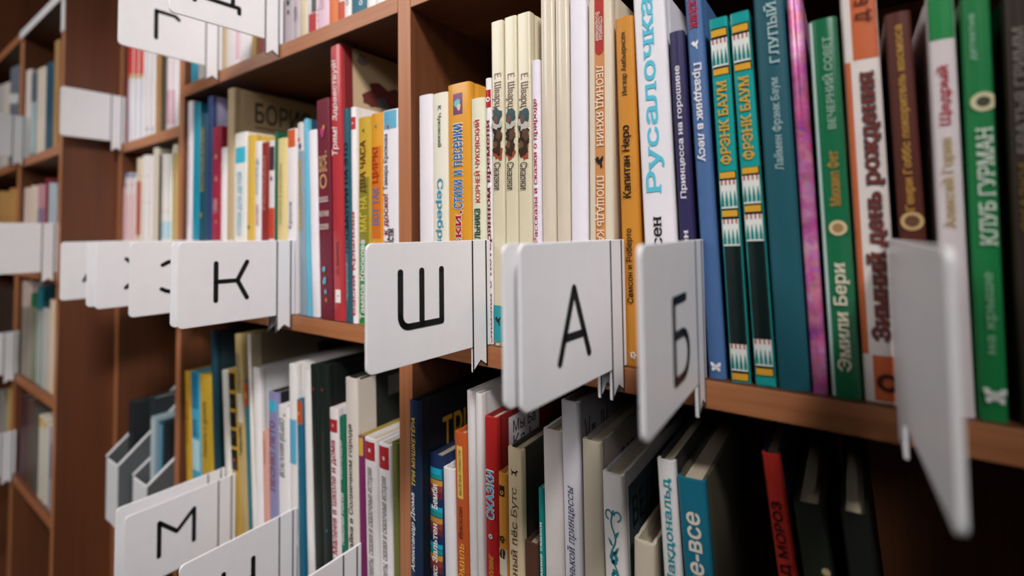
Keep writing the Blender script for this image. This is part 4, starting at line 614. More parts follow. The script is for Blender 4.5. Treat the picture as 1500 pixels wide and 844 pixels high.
  {'l': 'white book with grey story title and red corner, right one of two alike', 'c': 'e4e0e0', 'p': [-356.7, 16.65, -1.47, 181.5, 4.5], 'dec': [{'k': 'r', 'c': 'a8242c', 'x0': -0.8, 'x1': 0.8, 'n': 'red_corner', 'z0': 159.3, 'z1': 179.6}, {'k': 's', 'shape': 'flower', 'size': 4, 'c': 'e8dcdc', 'z': 169.2}, {'k': 't', 's': 'Полезные советы, сказки и сказочные истории', 'c': '6a6664', 'w': 0.5, 'd': 'u', 'it': 1, 'z0': 27.9, 'z1': 153.1, 'sf': 1}]},
  {'l': 'olive green book squeezed against the middle post on the lower shelf', 'c': '6c7038', 'p': [-343.57, 8.01, -1.15, 186.2, 4.5]},
]),
'BR': dict(z=-0.3775, group='books on the lower shelf, right bay', books=[
  {'l': 'dark navy book with gold and white title, against the middle post on the lower shelf', 'c': '1c2f48', 'p': [-309.34, 10.97, -0.15, 234.1, -7.0], 'cv': '141c26', 'dp': 0.2, 'dec': [{'k': 't', 's': 'ТРИ МУШКЕТЁРА', 'c': 'd8b64a', 'w': 0.42, 'd': 'u', 'b': 1, 'it': 1, 'z0': 163.8, 'z1': 220.6}, {'k': 't', 's': 'Александр Дюма', 'c': 'dfe2e6', 'w': 0.42, 'd': 'u', 'b': 1, 'it': 1, 'z0': 93.7, 'z1': 158.2}, {'k': 'c', 'a': ['t', 'ТРИ', 30, 72, 22, 52, 'c09a3c']}, {'k': 'c', 'a': ['blot', 40, 62, 10, '6a5030']}, {'k': 'c', 'a': ['blot', 80, 66, 10, '2a4a5c']}]},
  {'l': 'book striped in blue, red, orange and turquoise with white lettering', 'c': '1e2f55', 'p': [-295.64, 14.81, 0.03, 187.8, 4.5], 'dec': [{'k': 'r', 'c': '22a0c0', 'x0': -1, 'x1': 1, 'n': 'stripe', 'z0': 172.6, 'z1': 177.7}, {'k': 'r', 'c': '1f8a88', 'x0': -1, 'x1': 1, 'n': 'stripe', 'z0': 168.6, 'z1': 172.6}, {'k': 'r', 'c': 'c08a3c', 'x0': -1, 'x1': 1, 'n': 'stripe', 'z0': 163.5, 'z1': 168.0}, {'k': 'r', 'c': '8a3a30', 'x0': -1, 'x1': 1, 'n': 'stripe', 'z0': 158.4, 'z1': 163.5}, {'k': 'r', 'c': '6a2a34', 'x0': -1, 'x1': 1, 'n': 'stripe', 'z0': 152.7, 'z1': 158.4}, {'k': 'r', 'c': '22a0c0', 'x0': -1, 'x1': 1, 'n': 'stripe', 'z0': 142.0, 'z1': 145.9}, {'k': 'r', 'c': '1f8a88', 'x0': -1, 'x1': 1, 'n': 'stripe', 'z0': 137.5, 'z1': 142.0}, {'k': 'r', 'c': 'c08a3c', 'x0': -1, 'x1': 1, 'n': 'stripe', 'z0': 132.4, 'z1': 136.9}, {'k': 'r', 'c': '8a3a30', 'x0': -1, 'x1': 1, 'n': 'stripe', 'z0': 127.3, 'z1': 132.4}, {'k': 'r', 'c': '6a2a34', 'x0': -1, 'x1': 1, 'n': 'stripe', 'z0': 122.2, 'z1': 127.3}, {'k': 'r', 'c': '22a0c0', 'x0': -1, 'x1': 1, 'n': 'stripe', 'z0': 111.6, 'z1': 115.5}, {'k': 'r', 'c': '1f8a88', 'x0': -1, 'x1': 1, 'n': 'stripe', 'z0': 107.1, 'z1': 111.0}, {'k': 'r', 'c': 'c08a3c', 'x0': -1, 'x1': 1, 'n': 'stripe', 'z0': 102.0, 'z1': 106.5}, {'k': 'r', 'c': '8a3a30', 'x0': -1, 'x1': 1, 'n': 'stripe', 'z0': 97.0, 'z1': 102.0}, {'k': 'r', 'c': '6a2a34', 'x0': -1, 'x1': 1, 'n': 'stripe', 'z0': 91.9, 'z1': 97.0}, {'k': 't', 's': 'Бемби', 'c': 'eeeae4', 'w': 0.38, 'd': 'u', 'b': 1, 'z0': 144.2, 'z1': 164.6, 'sf': 1}, {'k': 't', 's': 'Феликс Зальтен', 'c': 'eeeae4', 'w': 0.38, 'd': 'u', 'b': 1, 'z0': 68.5, 'z1': 132.4, 'sf': 1}]},
  {'l': 'plain white book between the striped and the orange one', 'c': 'e2dee0', 'p': [-278.5, 11.99, -0.91, 180.3, 4.5]},
  {'l': 'orange book with a yellow lettered label, left of the thin white ones', 'c': 'b8562a', 'p': [-264.78, 12.67, -0.92, 212.7, 4.5], 'dec': [{'k': 'r', 'c': 'd8b45c', 'x0': -0.5, 'x1': 0.45, 'n': 'title_label', 'z0': 160.6, 'z1': 202.5}, {'k': 't', 's': 'ВЕСЁЛЫЕ ПОВЕСТИ', 'c': '6a4a1e', 'w': 0.22, 'd': 'u', 'z0': 163.3, 'z1': 199.2, 'sf': 1}, {'k': 't', 's': 'Эмиль', 'c': 'e8b04a', 'w': 0.46, 'd': 'u', 'z0': 95.6, 'z1': 125.5, 'sf': 1}, {'k': 't', 's': 'Янссон', 'c': '5a2410', 'w': 0.3, 'd': 'u', 'z0': 128.8, 'z1': 154.6, 'sf': 1}]},
  {'l': 'tall thin white book right of the orange one, lower shelf', 'c': 'ddd8d6', 'p': [-254.21, 6.87, -0.65, 248.6, 4.5]},
  {'l': 'tall white book with handwriting on its cover and a green bookmark', 'c': 'e0dbd8', 'p': [-246.62, 6.7, -0.36, 248.0, 4.5], 'cv': 'c4c0be', 'dp': 0.19, 'bm': 1, 'dec': [{'k': 'c', 'a': ['t', '2 У л', 30, 75, 8, 26, '55525a']}]},
  {'l': 'red book with outlined blue and white title and a white cover sticker', 'c': 'ae2422', 'p': [-236.42, 12.12, -0.01, 232.0, 4.5], 'cv': '7a1c1e', 'dp': 0.18, 'dec': [{'k': 't', 's': 'СКАЗКИ', 'c': '4aa0cc', 'w': 0.48, 'd': 'u', 'b': 1, 'halo': 'ece6de', 'z0': 154.7, 'z1': 191.2}, {'k': 's', 'shape': 'disc', 'size': 3.6, 'c': 'e8e6e2', 'z': 141.3}, {'k': 's', 'shape': 'disc', 'size': 2.2, 'c': '3a80b0', 'z': 141.3}, {'k': 't', 's': 'Р. Киплинг', 'c': 'd8a84a', 'w': 0.38, 'd': 'u', 'z0': 98.0, 'z1': 127.9, 'sf': 1}, {'k': 'c', 'a': ['r', 16, 62, 4, 34, 'c9c2c4']}, {'k': 'c', 'a': ['t', 'Мы Ба', 22, 56, 8, 18, '3a3640']}, {'k': 'c', 'a': ['t', 'Кл.1', 22, 48, 20, 30, '3a3640']}]},
  {'l': 'narrow orange book with a small black emblem and black plant drawing', 'c': 'cc8a36', 'p': [-225.28, 7.91, -0.1, 191.5, 4.5], 'dec': [{'k': 'r', 'c': '2a1e14', 'x0': -0.7, 'x1': 0.6, 'z0': 174.6, 'z1': 182.8}, {'k': 's', 'shape': 'ring', 'size': 3, 'c': 'd8b060', 'z': 177.6}, {'k': 's', 'shape': 'flower', 'size': 6, 'c': '2a1e14', 'z': 143.0}, {'k': 's', 'shape': 'blot', 'size': 5, 'c': '3a2c1c', 'x': 0.1, 'z': 131.8}, {'k': 'r', 'c': 'd8ccb4', 'x0': -1, 'x1': 1, 'z0': 115.6, 'z1': 135.3}]},
  {'l': 'cream book with brown title and a black dog emblem', 'c': 'd8c4a0', 'p': [-213.67, 13.69, 0.03, 213.0, 4.5], 'cv': '2c2a24', 'dp': 0.18, 'dec': [{'k': 's', 'shape': 'dog', 'size': 7, 'c': '1e1814', 'z': 196.3}, {'k': 't', 's': 'Верный пёс Бутс', 'c': '5a3c24', 'w': 0.46, 'd': 'u', 'z0': 102.3, 'z1': 184.7, 'sf': 1}]},
  {'l': 'small brown book low behind the cream dog book', 'c': '55382c', 'p': [-198.44, 11.32, -0.71, 147.9, 4.5]},
  {'l': 'thin teal book with white lettering left of the wide white one', 'c': '1c8c88', 'p': [-190.27, 3.41, -0.16, 190.4, 4.5], 'dec': [{'k': 't', 's': 'Зимние сказки', 'c': 'e4eae6', 'w': 0.55, 'd': 'u', 'b': 1, 'z0': 121.4, 'z1': 167.0, 'sf': 1}]},
  {'l': 'wide blank cream white book under the double white tab', 'c': 'dcd4d0', 'p': [-179.96, 14.8, -0.26, 233.9, 4.5]},
  {'l': 'tall white book with dark blue slanted title on the lower shelf', 'c': 'e2dee4', 'p': [-163.9, 13.38, -0.54, 257.1, 4.5], 'cv': '8a8488', 'dp': 0.17, 'dec': [{'k': 't', 's': 'Дневник маленькой принцессы', 'c': '2c3a5c', 'w': 0.46, 'd': 'u', 'it': 1, 'z0': 86.1, 'z1': 199.7, 'sf': 1}, {'k': 'cr', 'y0': 3, 'y1': 5, 'zt': 0, 'zb': 150, 'c': 'b0aab4'}, {'k': 'c', 'a': ['t', 'Ул. IV', 10, 50, 14, 42, '3a363c']}]},
  {'l': 'beige cloth bound book with handwriting on its cover', 'c': 'c6bba6', 'p': [-149.54, 13.73, -0.11, 233.3, 4.5], 'cv': '948c84', 'dp': 0.18, 'dec': [{'k': 'c', 'a': ['t', 'дет', 35, 62, 16, 34, '4a4648']}]},
  {'l': 'white book with a teal flower scroll on its spine', 'c': 'e4dfdc', 'p': [-131.97, 14.5, -0.82, 215.4, 4.5], 'cv': 'b8b4b2', 'dp': 0.17, 'dec': [{'k': 's', 'shape': 'scroll', 'size': 0, 'c': '2a808a', 'z0': 147.3, 'z1': 192.7, 'z': 537.5}, {'k': 'c', 'a': ['r', 10, 160, 10, 160, '3c4a50']}, {'k': 'c', 'a': ['t', 'ВЕДЬМА', 16, 100, 20, 44, '14181a']}]},
  {'l': 'worn cream cloth book with torn head and blue lining', 'c': 'c8bda8', 'p': [-117.18, 13.47, 0.97, 178.4, 4.5], 'dp': 0.15, 'ib': '2a5a78'},
  {'l': 'white book with teal author name, leaning just left of the thick teal book', 'c': 'dcd9d6', 'p': [-89.89, 11.13, -2.25, 233.6, 4.5], 'cv': '2a2a2a', 'gl': 1, 'dp': 0.17, 'dec': [{'k': 't', 's': 'Филип Макдональд', 'c': '1f8a98', 'w': 0.5, 'd': 'u', 'b': 1, 'z0': 119.4, 'z1': 223.9, 'sf': 1}]},
  {'l': 'thick teal book with pale lettering, right of the white one with teal name', 'c': '1f6a80', 'p': [-71.27, 16.64, -3.25, 225.9, 4.5], 'cv': '4a4638', 'gl': 1, 'dp': 0.17, 'dec': [{'k': 't', 's': 'все-все-все', 'c': 'd8d0c0', 'w': 0.42, 'd': 'u', 'b': 1, 'z0': 127.1, 'z1': 207.5}]},
  {'l': 'red book with dark bold lettering, alone in the dark gap of the lower shelf', 'c': 'b83026', 'p': [-16.43, 9.36, -5.74, 249.8, 12.0], 'cv': '2a3450', 'dp': 0.17, 'dec': [{'k': 't', 's': 'ДЕД МОРОЗ', 'c': '2e1212', 'w': 0.55, 'd': 'u', 'b': 2, 'z0': 172.9, 'z1': 224.6}]},
  {'l': 'dark book with grey pages, right of the red one in the dark gap', 'c': '22261f', 'p': [-1.53, 14.13, -5.68, 226.6, 12.0], 'dp': 0.17, 'dec': [{'k': 's', 'shape': 'disc', 'size': 4, 'c': 'b0a078', 'x': 0.6, 'z': 193.3}]},
  {'l': 'dark book with grey pages, last one visible in the dark gap of the lower shelf', 'c': '1f221d', 'p': [14.73, 12.49, -4.42, 227.8, 12.0], 'dp': 0.17},
]),
'UL': dict(z=0.2195, group='books on the upper shelf, left bay', books=[
  {'l': 'blue book near the left post on the upper shelf', 'c': '2a9ab8', 'p': [-770.77, 20.16, 0.0, 210.0, 4.5]},
  {'l': 'white book beside the blue one on the upper shelf', 'c': 'e4e0de', 'p': [-743.51, 29.96, 0.0, 220.4, 4.5]},
  {'l': 'cream book on the upper shelf, left of the white ones under the hanging tab', 'c': 'c8b494', 'p': [-680.95, 15.37, 0.0, 199.5, 4.5]},
  {'l': 'white book with a pink edge, left one of two on the upper shelf', 'c': 'e6e0e0', 'p': [-656.13, 30.49, 0.0, 210.2, 4.5], 'dec': [{'k': 'r', 'c': 'd8b0b8', 'x0': 0.6, 'x1': 1, 'z0': 8.3, 'z1': 182.3}]},
  {'l': 'white book with a pink edge, right one of two on the upper shelf', 'c': 'e8e2e2', 'p': [-624.22, 30.47, 0.0, 220.3, 4.5], 'dec': [{'k': 'r', 'c': 'cc6a78', 'x0': -1, 'x1': -0.8, 'z0': 1.4, 'z1': 170.3}]},
  {'l': 'golden yellow book on the upper shelf beneath the hanging tab', 'c': 'cfa63c', 'p': [-601.64, 12.94, 0.0, 199.4, 4.5]},
  {'l': 'dark red book on the upper shelf beneath the hanging tab', 'c': 'a03024', 'p': [-585.03, 18.31, 0.0, 210.4, 4.5], 'dec': [{'k': 's', 'shape': 'blot', 'size': 4, 'c': 'd08a3a', 'x': 0.2, 'z': 22.7}]},
  {'l': 'white book on the upper shelf directly behind the hanging tab', 'c': 'e6e2e0', 'p': [-564.99, 20.08, 0.0, 220.1, 4.5]},
  {'l': 'grey lilac book with black marks, right of the hanging tab on the upper shelf', 'c': 'b4a8ae', 'p': [-525.15, 18.55, 0.0, 199.3, 4.5], 'dec': [{'k': 's', 'shape': 'blot', 'size': 6, 'c': '1f3a34', 'z': 49.0}, {'k': 's', 'shape': 'blot', 'size': 4, 'c': '1f3a34', 'x': 0.1, 'z': 37.0}]},
  {'l': 'pale lilac book with small grey letters, second right of the hanging tab', 'c': 'beb2b6', 'p': [-509.24, 11.59, 0.0, 210.6, 4.5], 'dec': [{'k': 't', 's': 'сказки', 'c': '6a6470', 'w': 0.4, 'd': 'u', 'z0': 22.3, 'z1': 39.7, 'sf': 1}]},
  {'l': 'cream book on the upper shelf, left of the white one with a red foot', 'c': 'd0c0a2', 'p': [-495.92, 12.86, 0.0, 220.0, 4.5]},
  {'l': 'white and black book with a red foot on the upper shelf', 'c': 'd8d4d2', 'p': [-479.63, 18.12, 0.0, 199.3, 4.5], 'dec': [{'k': 'r', 'c': 'b03030', 'x0': -0.4, 'x1': 1, 'n': 'red_foot', 'z0': 0.8, 'z1': 23.0}, {'k': 'r', 'c': '4a4848', 'x0': 0.2, 'x1': 1, 'z0': 23.7, 'z1': 85.2}]},
  {'l': 'pink book with small red marks on the upper shelf', 'c': 'dcbcca', 'p': [-458.82, 20.99, 0.0, 210.8, 4.5], 'dec': [{'k': 's', 'shape': 'dots3', 'size': 3, 'c': 'b83a50', 'x': -0.7, 'z': 18.0}, {'k': 't', 's': 'Стихи', 'c': 'b08a9c', 'w': 0.3, 'd': 'u', 'z0': 22.5, 'z1': 48.0, 'sf': 1}]},
  {'l': 'orange book on the upper shelf, right of the pink one', 'c': 'cf6e34', 'p': [-440.22, 14.62, 0.0, 219.9, 4.5]},
  {'l': 'white book with a red lower half, right of the orange one', 'c': 'd8cfc8', 'p': [-426.16, 11.9, 0.0, 199.2, 4.5], 'dec': [{'k': 'r', 'c': 'b8402a', 'x0': -0.5, 'x1': 1, 'n': 'red_foot', 'z0': 1.9, 'z1': 21.4}, {'k': 'r', 'c': 'c25a34', 'x0': -1, 'x1': -0.5, 'z0': 1.9, 'z1': 52.5}]},
  {'l': 'white book with small black letters, left of the teal one on the upper shelf', 'c': 'e4e0dc', 'p': [-414.82, 8.51, 0.0, 211.0, 4.5], 'dec': [{'k': 't', 's': 'стихи', 'c': '3a3a3a', 'w': 0.4, 'd': 'u', 'z0': 14.6, 'z1': 34.5, 'sf': 1}]},
  {'l': 'teal book with a rounded white mark on the upper shelf', 'c': '1f6478', 'p': [-398.06, 23.23, 0.0, 219.8, 4.5], 'dec': [{'k': 's', 'shape': 'ring', 'size': 5, 'c': 'cfd8d8', 'x': 0.4, 'z': 11.2}]},
  {'l': 'white book right of the teal one, left of a pair on the upper shelf', 'c': 'e6e2e0', 'p': [-379.74, 11.32, 0.0, 199.1, 4.5]},
  {'l': 'white book right of the teal one, right of a pair on the upper shelf', 'c': 'e6e2e0', 'p': [-366.58, 12.95, 0.0, 211.2, 4.5]},
  {'l': 'grey white book against the middle post on the upper shelf', 'c': 'dcd6d4', 'p': [-350.5, 17.23, 0.0, 219.7, 4.5]},
]),
'NU': dict(z=0.163, group='books on the top shelf of the narrow bay', books=[
  {'l': 'dark red book at the left end of the narrow upper shelf', 'c': '8c1c2c', 'p': [-1036.4, 6.6, 0.0, 200.0, 4.5]},
  {'l': 'white book with a bright red head on the narrow upper shelf, left of three', 'c': 'e8e4e8', 'p': [-1019.48, 23.28, 0.0, 210.4, 4.5], 'dec': [{'k': 'r', 'c': 'd8381e', 'x0': -1, 'x1': 1, 'n': 'red_head', 'z0': 120.0, 'z1': 203.5}, {'k': 'r', 'c': 'c8a86a', 'x0': -1, 'x1': 1, 'z0': 112.8, 'z1': 120.0}, {'k': 'r', 'c': 'c6d0dc', 'x0': 0.0, 'x1': 0.5, 'z0': 10.9, 'z1': 111.6}]},
  {'l': 'white book with a bright red head on the narrow upper shelf, middle of three', 'c': 'e8e4e8', 'p': [-995.61, 22.88, 0.0, 207.4, 4.5], 'dec': [{'k': 'r', 'c': 'd8381e', 'x0': -1, 'x1': 1, 'n': 'red_head', 'z0': 115.3, 'z1': 197.4}, {'k': 'r', 'c': 'c8a86a', 'x0': -1, 'x1': 1, 'z0': 108.2, 'z1': 115.3}, {'k': 'r', 'c': 'c6d0dc', 'x0': 0.0, 'x1': 0.5, 'z0': 8.0, 'z1': 107.0}]},
  {'l': 'white book with a bright red head on the narrow upper shelf, right of three', 'c': 'e8e4e8', 'p': [-971.73, 23.28, 0.0, 204.4, 4.5], 'dec': [{'k': 'r', 'c': 'd8381e', 'x0': -1, 'x1': 1, 'n': 'red_head', 'z0': 110.5, 'z1': 191.2}, {'k': 'r', 'c': 'c8a86a', 'x0': -1, 'x1': 1, 'z0': 103.5, 'z1': 110.5}, {'k': 'r', 'c': 'c6d0dc', 'x0': 0.0, 'x1': 0.5, 'z0': 5.0, 'z1': 102.4}]},
  {'l': 'white book with a blue foot spot on the narrow upper shelf, left of two', 'c': 'e6e2e2', 'p': [-947.1, 22.39, 0.0, 189.5, 4.5], 'dec': [{'k': 'r', 'c': 'd8a8b8', 'x0': -1, 'x1': -0.7, 'z0': 13.3, 'z1': 115.9}, {'k': 's', 'shape': 'blot', 'size': 5, 'c': '3a5a9c', 'x': 0.5, 'z': 13.3}]},
  {'l': 'white book with a blue foot spot on the narrow upper shelf, right of two', 'c': 'e6e2e2', 'p': [-923.91, 22.39, 0.0, 186.5, 4.5], 'dec': [{'k': 'r', 'c': 'd8a8b8', 'x0': -1, 'x1': -0.7, 'z0': 10.2, 'z1': 111.1}, {'k': 's', 'shape': 'blot', 'size': 5, 'c': '3a5a9c', 'x': 0.5, 'z': 10.2}]},
  {'l': 'tan book on the narrow upper shelf', 'c': 'b07e48', 'p': [-901.15, 17.56, 0.0, 200.2, 4.5]},
  {'l': 'dark olive book on the narrow upper shelf', 'c': '46402c', 'p': [-881.42, 18.64, 0.0, 210.3, 4.5]},
  {'l': 'white book tinged with pink on the narrow upper shelf, left of two', 'c': 'e6d8dc', 'p': [-858.82, 16.1, 0.0, 189.4, 4.5], 'dec': [{'k': 'r', 'c': 'cfa0b0', 'x0': -0.6, 'x1': 0.8, 'z0': 10.1, 'z1': 63.4}]},
  {'l': 'white book tinged with pink on the narrow upper shelf, right of two', 'c': 'e6d8dc', 'p': [-841.92, 16.1, 0.0, 186.4, 4.5], 'dec': [{'k': 'r', 'c': 'cfa0b0', 'x0': -0.6, 'x1': 0.8, 'z0': 7.7, 'z1': 60.3}]},
  {'l': 'white book at the right end of the narrow upper shelf', 'c': 'e8e6e2', 'p': [-824.59, 15.6, 0.0, 200.4, 4.5]},
]),
'NL': dict(z=-0.0885, group='books on the lower shelf of the narrow bay', books=[
  {'l': 'pink book at the left end of the narrow lower shelf', 'c': 'd4a8aa', 'p': [-1040.9, -2.4, 0.0, 174.6, 4.5], 'dec': [{'k': 'r', 'c': 'a86a54', 'x0': -1, 'x1': 1, 'z0': 156.7, 'z1': 173.5}]},
  {'l': 'white and pink book with a blue head on the narrow lower shelf, left of two', 'c': 'e2c4c4', 'p': [-1026.99, 25.42, 0.0, 199.1, 4.5], 'dec': [{'k': 'r', 'c': '3a8ab8', 'x0': -1, 'x1': 1, 'n': 'blue_head', 'z0': 191.7, 'z1': 198.32009716907146}, {'k': 'r', 'c': 'e2dada', 'x0': -1, 'x1': 1, 'z0': 161.9, 'z1': 190.5}, {'k': 's', 'shape': 'blot', 'size': 4, 'c': 'b03038', 'z': 178.6}]},
  {'l': 'white and pink book with a blue head on the narrow lower shelf, right of two', 'c': 'e2c4c4', 'p': [-1000.57, 25.82, 0.0, 196.1, 4.5], 'dec': [{'k': 'r', 'c': '3a8ab8', 'x0': -1, 'x1': 1, 'n': 'blue_head', 'z0': 189.7, 'z1': 195.32009716907146}, {'k': 'r', 'c': 'e2dada', 'x0': -1, 'x1': 1, 'z0': 160.5, 'z1': 188.5}, {'k': 's', 'shape': 'blot', 'size': 4, 'c': 'b03038', 'z': 176.8}]},
  {'l': 'cream book with a red lower spine on the narrow lower shelf', 'c': 'd8c8ae', 'p': [-974.61, 22.41, 0.0, 220.3, 4.5], 'dec': [{'k': 'r', 'c': 'b05040', 'x0': -1, 'x1': 1, 'z0': 90.6, 'z1': 180.8}]},
  {'l': 'thick white book with a small dark mark on the narrow lower shelf, left of two', 'c': 'e8e2e0', 'p': [-949.85, 21.17, 0.0, 222.3, 4.5], 'dec': [{'k': 's', 'shape': 'blot', 'size': 3, 'c': '55504c', 'x': 0.2, 'z': 144.2}, {'k': 's', 'shape': 'blot', 'size': 3.5, 'c': 'c09a9a', 'x': -0.6, 'z': 188.1}]},
  {'l': 'thick white book with a small dark mark on the narrow lower shelf, right of two', 'c': 'e8e2e0', 'p': [-927.88, 21.17, 0.0, 219.3, 4.5], 'dec': [{'k': 's', 'shape': 'blot', 'size': 3, 'c': '55504c', 'x': 0.2, 'z': 143.2}, {'k': 's', 'shape': 'blot', 'size': 3.5, 'c': 'c09a9a', 'x': -0.6, 'z': 186.4}]},
  {'l': 'tall cream book rising behind the thick white one', 'c': 'd8ccba', 'p': [-905.77, 20.82, 0.0, 230.0, 4.5]},
  {'l': 'dark brown book on the narrow lower shelf', 'c': '4a3a2a', 'p': [-887.34, 10.66, 0.0, 217.1, 4.5]},
  {'l': 'white book with a pale blue foot on the narrow lower shelf, left of two', 'c': 'e4e2da', 'p': [-871.15, 18.55, 0.0, 216.5, 4.5], 'dec': [{'k': 'r', 'c': 'a8d0dc', 'x0': -1, 'x1': 1, 'z0': 84.6, 'z1': 111.0}, {'k': 's', 'shape': 'blot', 'size': 3.5, 'c': 'b8a8a8', 'x': -0.2, 'z': 126.9}]},
  {'l': 'white book with a pale blue foot on the narrow lower shelf, right of two', 'c': 'e4e2da', 'p': [-851.8, 18.55, 0.0, 213.5, 4.5], 'dec': [{'k': 'r', 'c': 'a8d0dc', 'x0': -1, 'x1': 1, 'z0': 84.6, 'z1': 110.6}, {'k': 's', 'shape': 'blot', 'size': 3.5, 'c': 'b8a8a8', 'x': -0.2, 'z': 126.2}]},
  {'l': 'tan book at the right end of the narrow lower shelf', 'c': 'c0a468', 'p': [-831.74, 18.59, 0.0, 227.0, 4.5], 'dec': [{'k': 'r', 'c': 'ddd6c8', 'x0': -1, 'x1': 1, 'z0': 213.2, 'z1': 226.1674283487393}]},
]),
'F1': dict(z=0.156, group='books on the far bookcase, upper shelf', books=[
  {'l': 'pale grey book at the left frame edge on the far upper shelf, left of three', 'c': 'b8b4b0', 'p': [-1644.04, 27.56, 0.0, 202.8, -67.7]},
  {'l': 'pale grey book at the left frame edge on the far upper shelf, middle of three', 'c': 'b8b4b0', 'p': [-1615.88, 27.16, 0.0, 199.8, -67.7]},
  {'l': 'pale grey book at the left frame edge on the far upper shelf, right of three', 'c': 'b8b4b0', 'p': [-1587.73, 27.56, 0.0, 196.8, -67.7]},
  {'l': 'cream book second from the left frame edge on the far upper shelf, left of two', 'c': 'cfc4b8', 'p': [-1552.81, 27.73, 0.0, 193.1, -67.7]},
  {'l': 'cream book second from the left frame edge on the far upper shelf, right of two', 'c': 'cfc4b8', 'p': [-1524.28, 27.73, 0.0, 190.1, -67.7]},
  {'l': 'grey blue book with a white patch on the far upper shelf, left of three', 'c': '6a707c', 'p': [-1490.84, 25.55, 0.0, 215.7, -67.7], 'dec': [{'k': 'r', 'c': 'e0dcdc', 'x0': -0.6, 'x1': 1, 'z0': 137.3, 'z1': 158.3}]},
  {'l': 'grey blue book with a white patch on the far upper shelf, middle of three', 'c': '6a707c', 'p': [-1464.69, 25.15, 0.0, 212.7, -67.7], 'dec': [{'k': 'r', 'c': 'e0dcdc', 'x0': -0.6, 'x1': 1, 'z0': 133.0, 'z1': 153.7}]},
  {'l': 'grey blue book with a white patch on the far upper shelf, right of three', 'c': '6a707c', 'p': [-1438.54, 25.55, 0.0, 209.7, -67.7], 'dec': [{'k': 'r', 'c': 'e0dcdc', 'x0': -0.6, 'x1': 1, 'z0': 128.7, 'z1': 149.2}]},
  {'l': 'white book with a pink edge on the far upper shelf, left of two', 'c': 'ded2cc', 'p': [-1352.32, 5.76, 0.0, 182.6, -67.7]},
  {'l': 'white book with a pink edge on the far upper shelf, right of two', 'c': 'ded2cc', 'p': [-1334.64, 28.0, 0.0, 179.6, -67.7]},
  {'l': 'dark grey book with a pale blue foot on the far upper shelf, left of two', 'c': '55606a', 'p': [-1304.74, 20.86, 0.0, 165.8, -67.7], 'dec': [{'k': 'r', 'c': 'a8c0c4', 'x0': -1, 'x1': 1, 'z0': 8.7, 'z1': 109.5}]},
  {'l': 'dark grey book with a pale blue foot on the far upper shelf, right of two', 'c': '55606a', 'p': [-1283.08, 20.86, 0.0, 162.8, -67.7], 'dec': [{'k': 'r', 'c': 'a8c0c4', 'x0': -1, 'x1': 1, 'z0': 6.5, 'z1': 105.9}]},
  {'l': 'cream book on the far upper shelf, left of the navy one, left of two', 'c': 'd4c8b8', 'p': [-1254.03, 26.93, 0.0, 165.5, -67.7]},
  {'l': 'cream book on the far upper shelf, left of the navy one, right of two', 'c': 'd4c8b8', 'p': [-1226.3, 26.93, 0.0, 162.5, -67.7]},
  {'l': 'dark navy teal book on the far upper shelf, left of two', 'c': '1f4a60', 'p': [-1192.01, 22.59, 0.0, 163.3, -67.7]},
  {'l': 'dark navy teal book on the far upper shelf, right of two', 'c': '1f4a60', 'p': [-1168.62, 22.59, 0.0, 160.3, -67.7]},
  {'l': 'tan book at the right end of the far upper shelf', 'c': 'a8804c', 'p': [-1139.81, 26.13, 0.0, 192.2, -67.7]},
]),
'F2': dict(z=-0.058, group='books on the far bookcase, second shelf', books=[
  {'l': 'tan orange book at the left frame edge on the far second shelf, first of five', 'c': 'c8965a', 'p': [-1575.96, 37.02, 0.0, 164.1, -67.7], 'dec': [{'k': 's', 'shape': 'blot', 'size': 5, 'c': '5a4a4a', 'x': 0.7, 'z': 103.5}]},
  {'l': 'tan orange book at the left frame edge on the far second shelf, second of five', 'c': 'c8965a', 'p': [-1538.34, 36.62, 0.0, 161.1, -67.7], 'dec': [{'k': 's', 'shape': 'blot', 'size': 5, 'c': '5a4a4a', 'x': 0.7, 'z': 102.5}]},
  {'l': 'tan orange book at the left frame edge on the far second shelf, third of five', 'c': 'c8965a', 'p': [-1500.93, 36.62, 0.0, 158.1, -67.7], 'dec': [{'k': 's', 'shape': 'blot', 'size': 5, 'c': '5a4a4a', 'x': 0.7, 'z': 101.5}]},
  {'l': 'tan orange book at the left frame edge on the far second shelf, fourth of five', 'c': 'c8965a', 'p': [-1463.51, 36.62, 0.0, 164.1, -67.7], 'dec': [{'k': 's', 'shape': 'blot', 'size': 5, 'c': '5a4a4a', 'x': 0.7, 'z': 100.5}]},
  {'l': 'tan orange book at the left frame edge on the far second shelf, fifth of five', 'c': 'c8965a', 'p': [-1425.9, 37.02, 0.0, 161.1, -67.7], 'dec': [{'k': 's', 'shape': 'blot', 'size': 5, 'c': '5a4a4a', 'x': 0.7, 'z': 99.5}]},
  {'l': 'cream pink book on the far second shelf, right of the brown upright, left of two', 'c': 'dcc4b8', 'p': [-1336.98, 24.22, 0.0, 157.6, -67.7]},
  {'l': 'cream pink book on the far second shelf, right of the brown upright, right of two', 'c': 'dcc4b8', 'p': [-1311.96, 24.22, 0.0, 154.6, -67.7]},
  {'l': 'cream book with a pale spine on the far second shelf, left of two', 'c': 'dccbb8', 'p': [-1284.81, 23.72, 0.0, 158.3, -67.7]},
  {'l': 'cream book with a pale spine on the far second shelf, right of two', 'c': 'dccbb8', 'p': [-1260.29, 23.72, 0.0, 155.3, -67.7]},
  {'l': 'pink and violet book on the far second shelf, left of two', 'c': 'c08a94', 'p': [-1231.66, 23.59, 0.0, 157.3, -67.7], 'dec': [{'k': 'r', 'c': '7a6a8c', 'x0': -1, 'x1': 1, 'z0': 56.4, 'z1': 113.3}]},
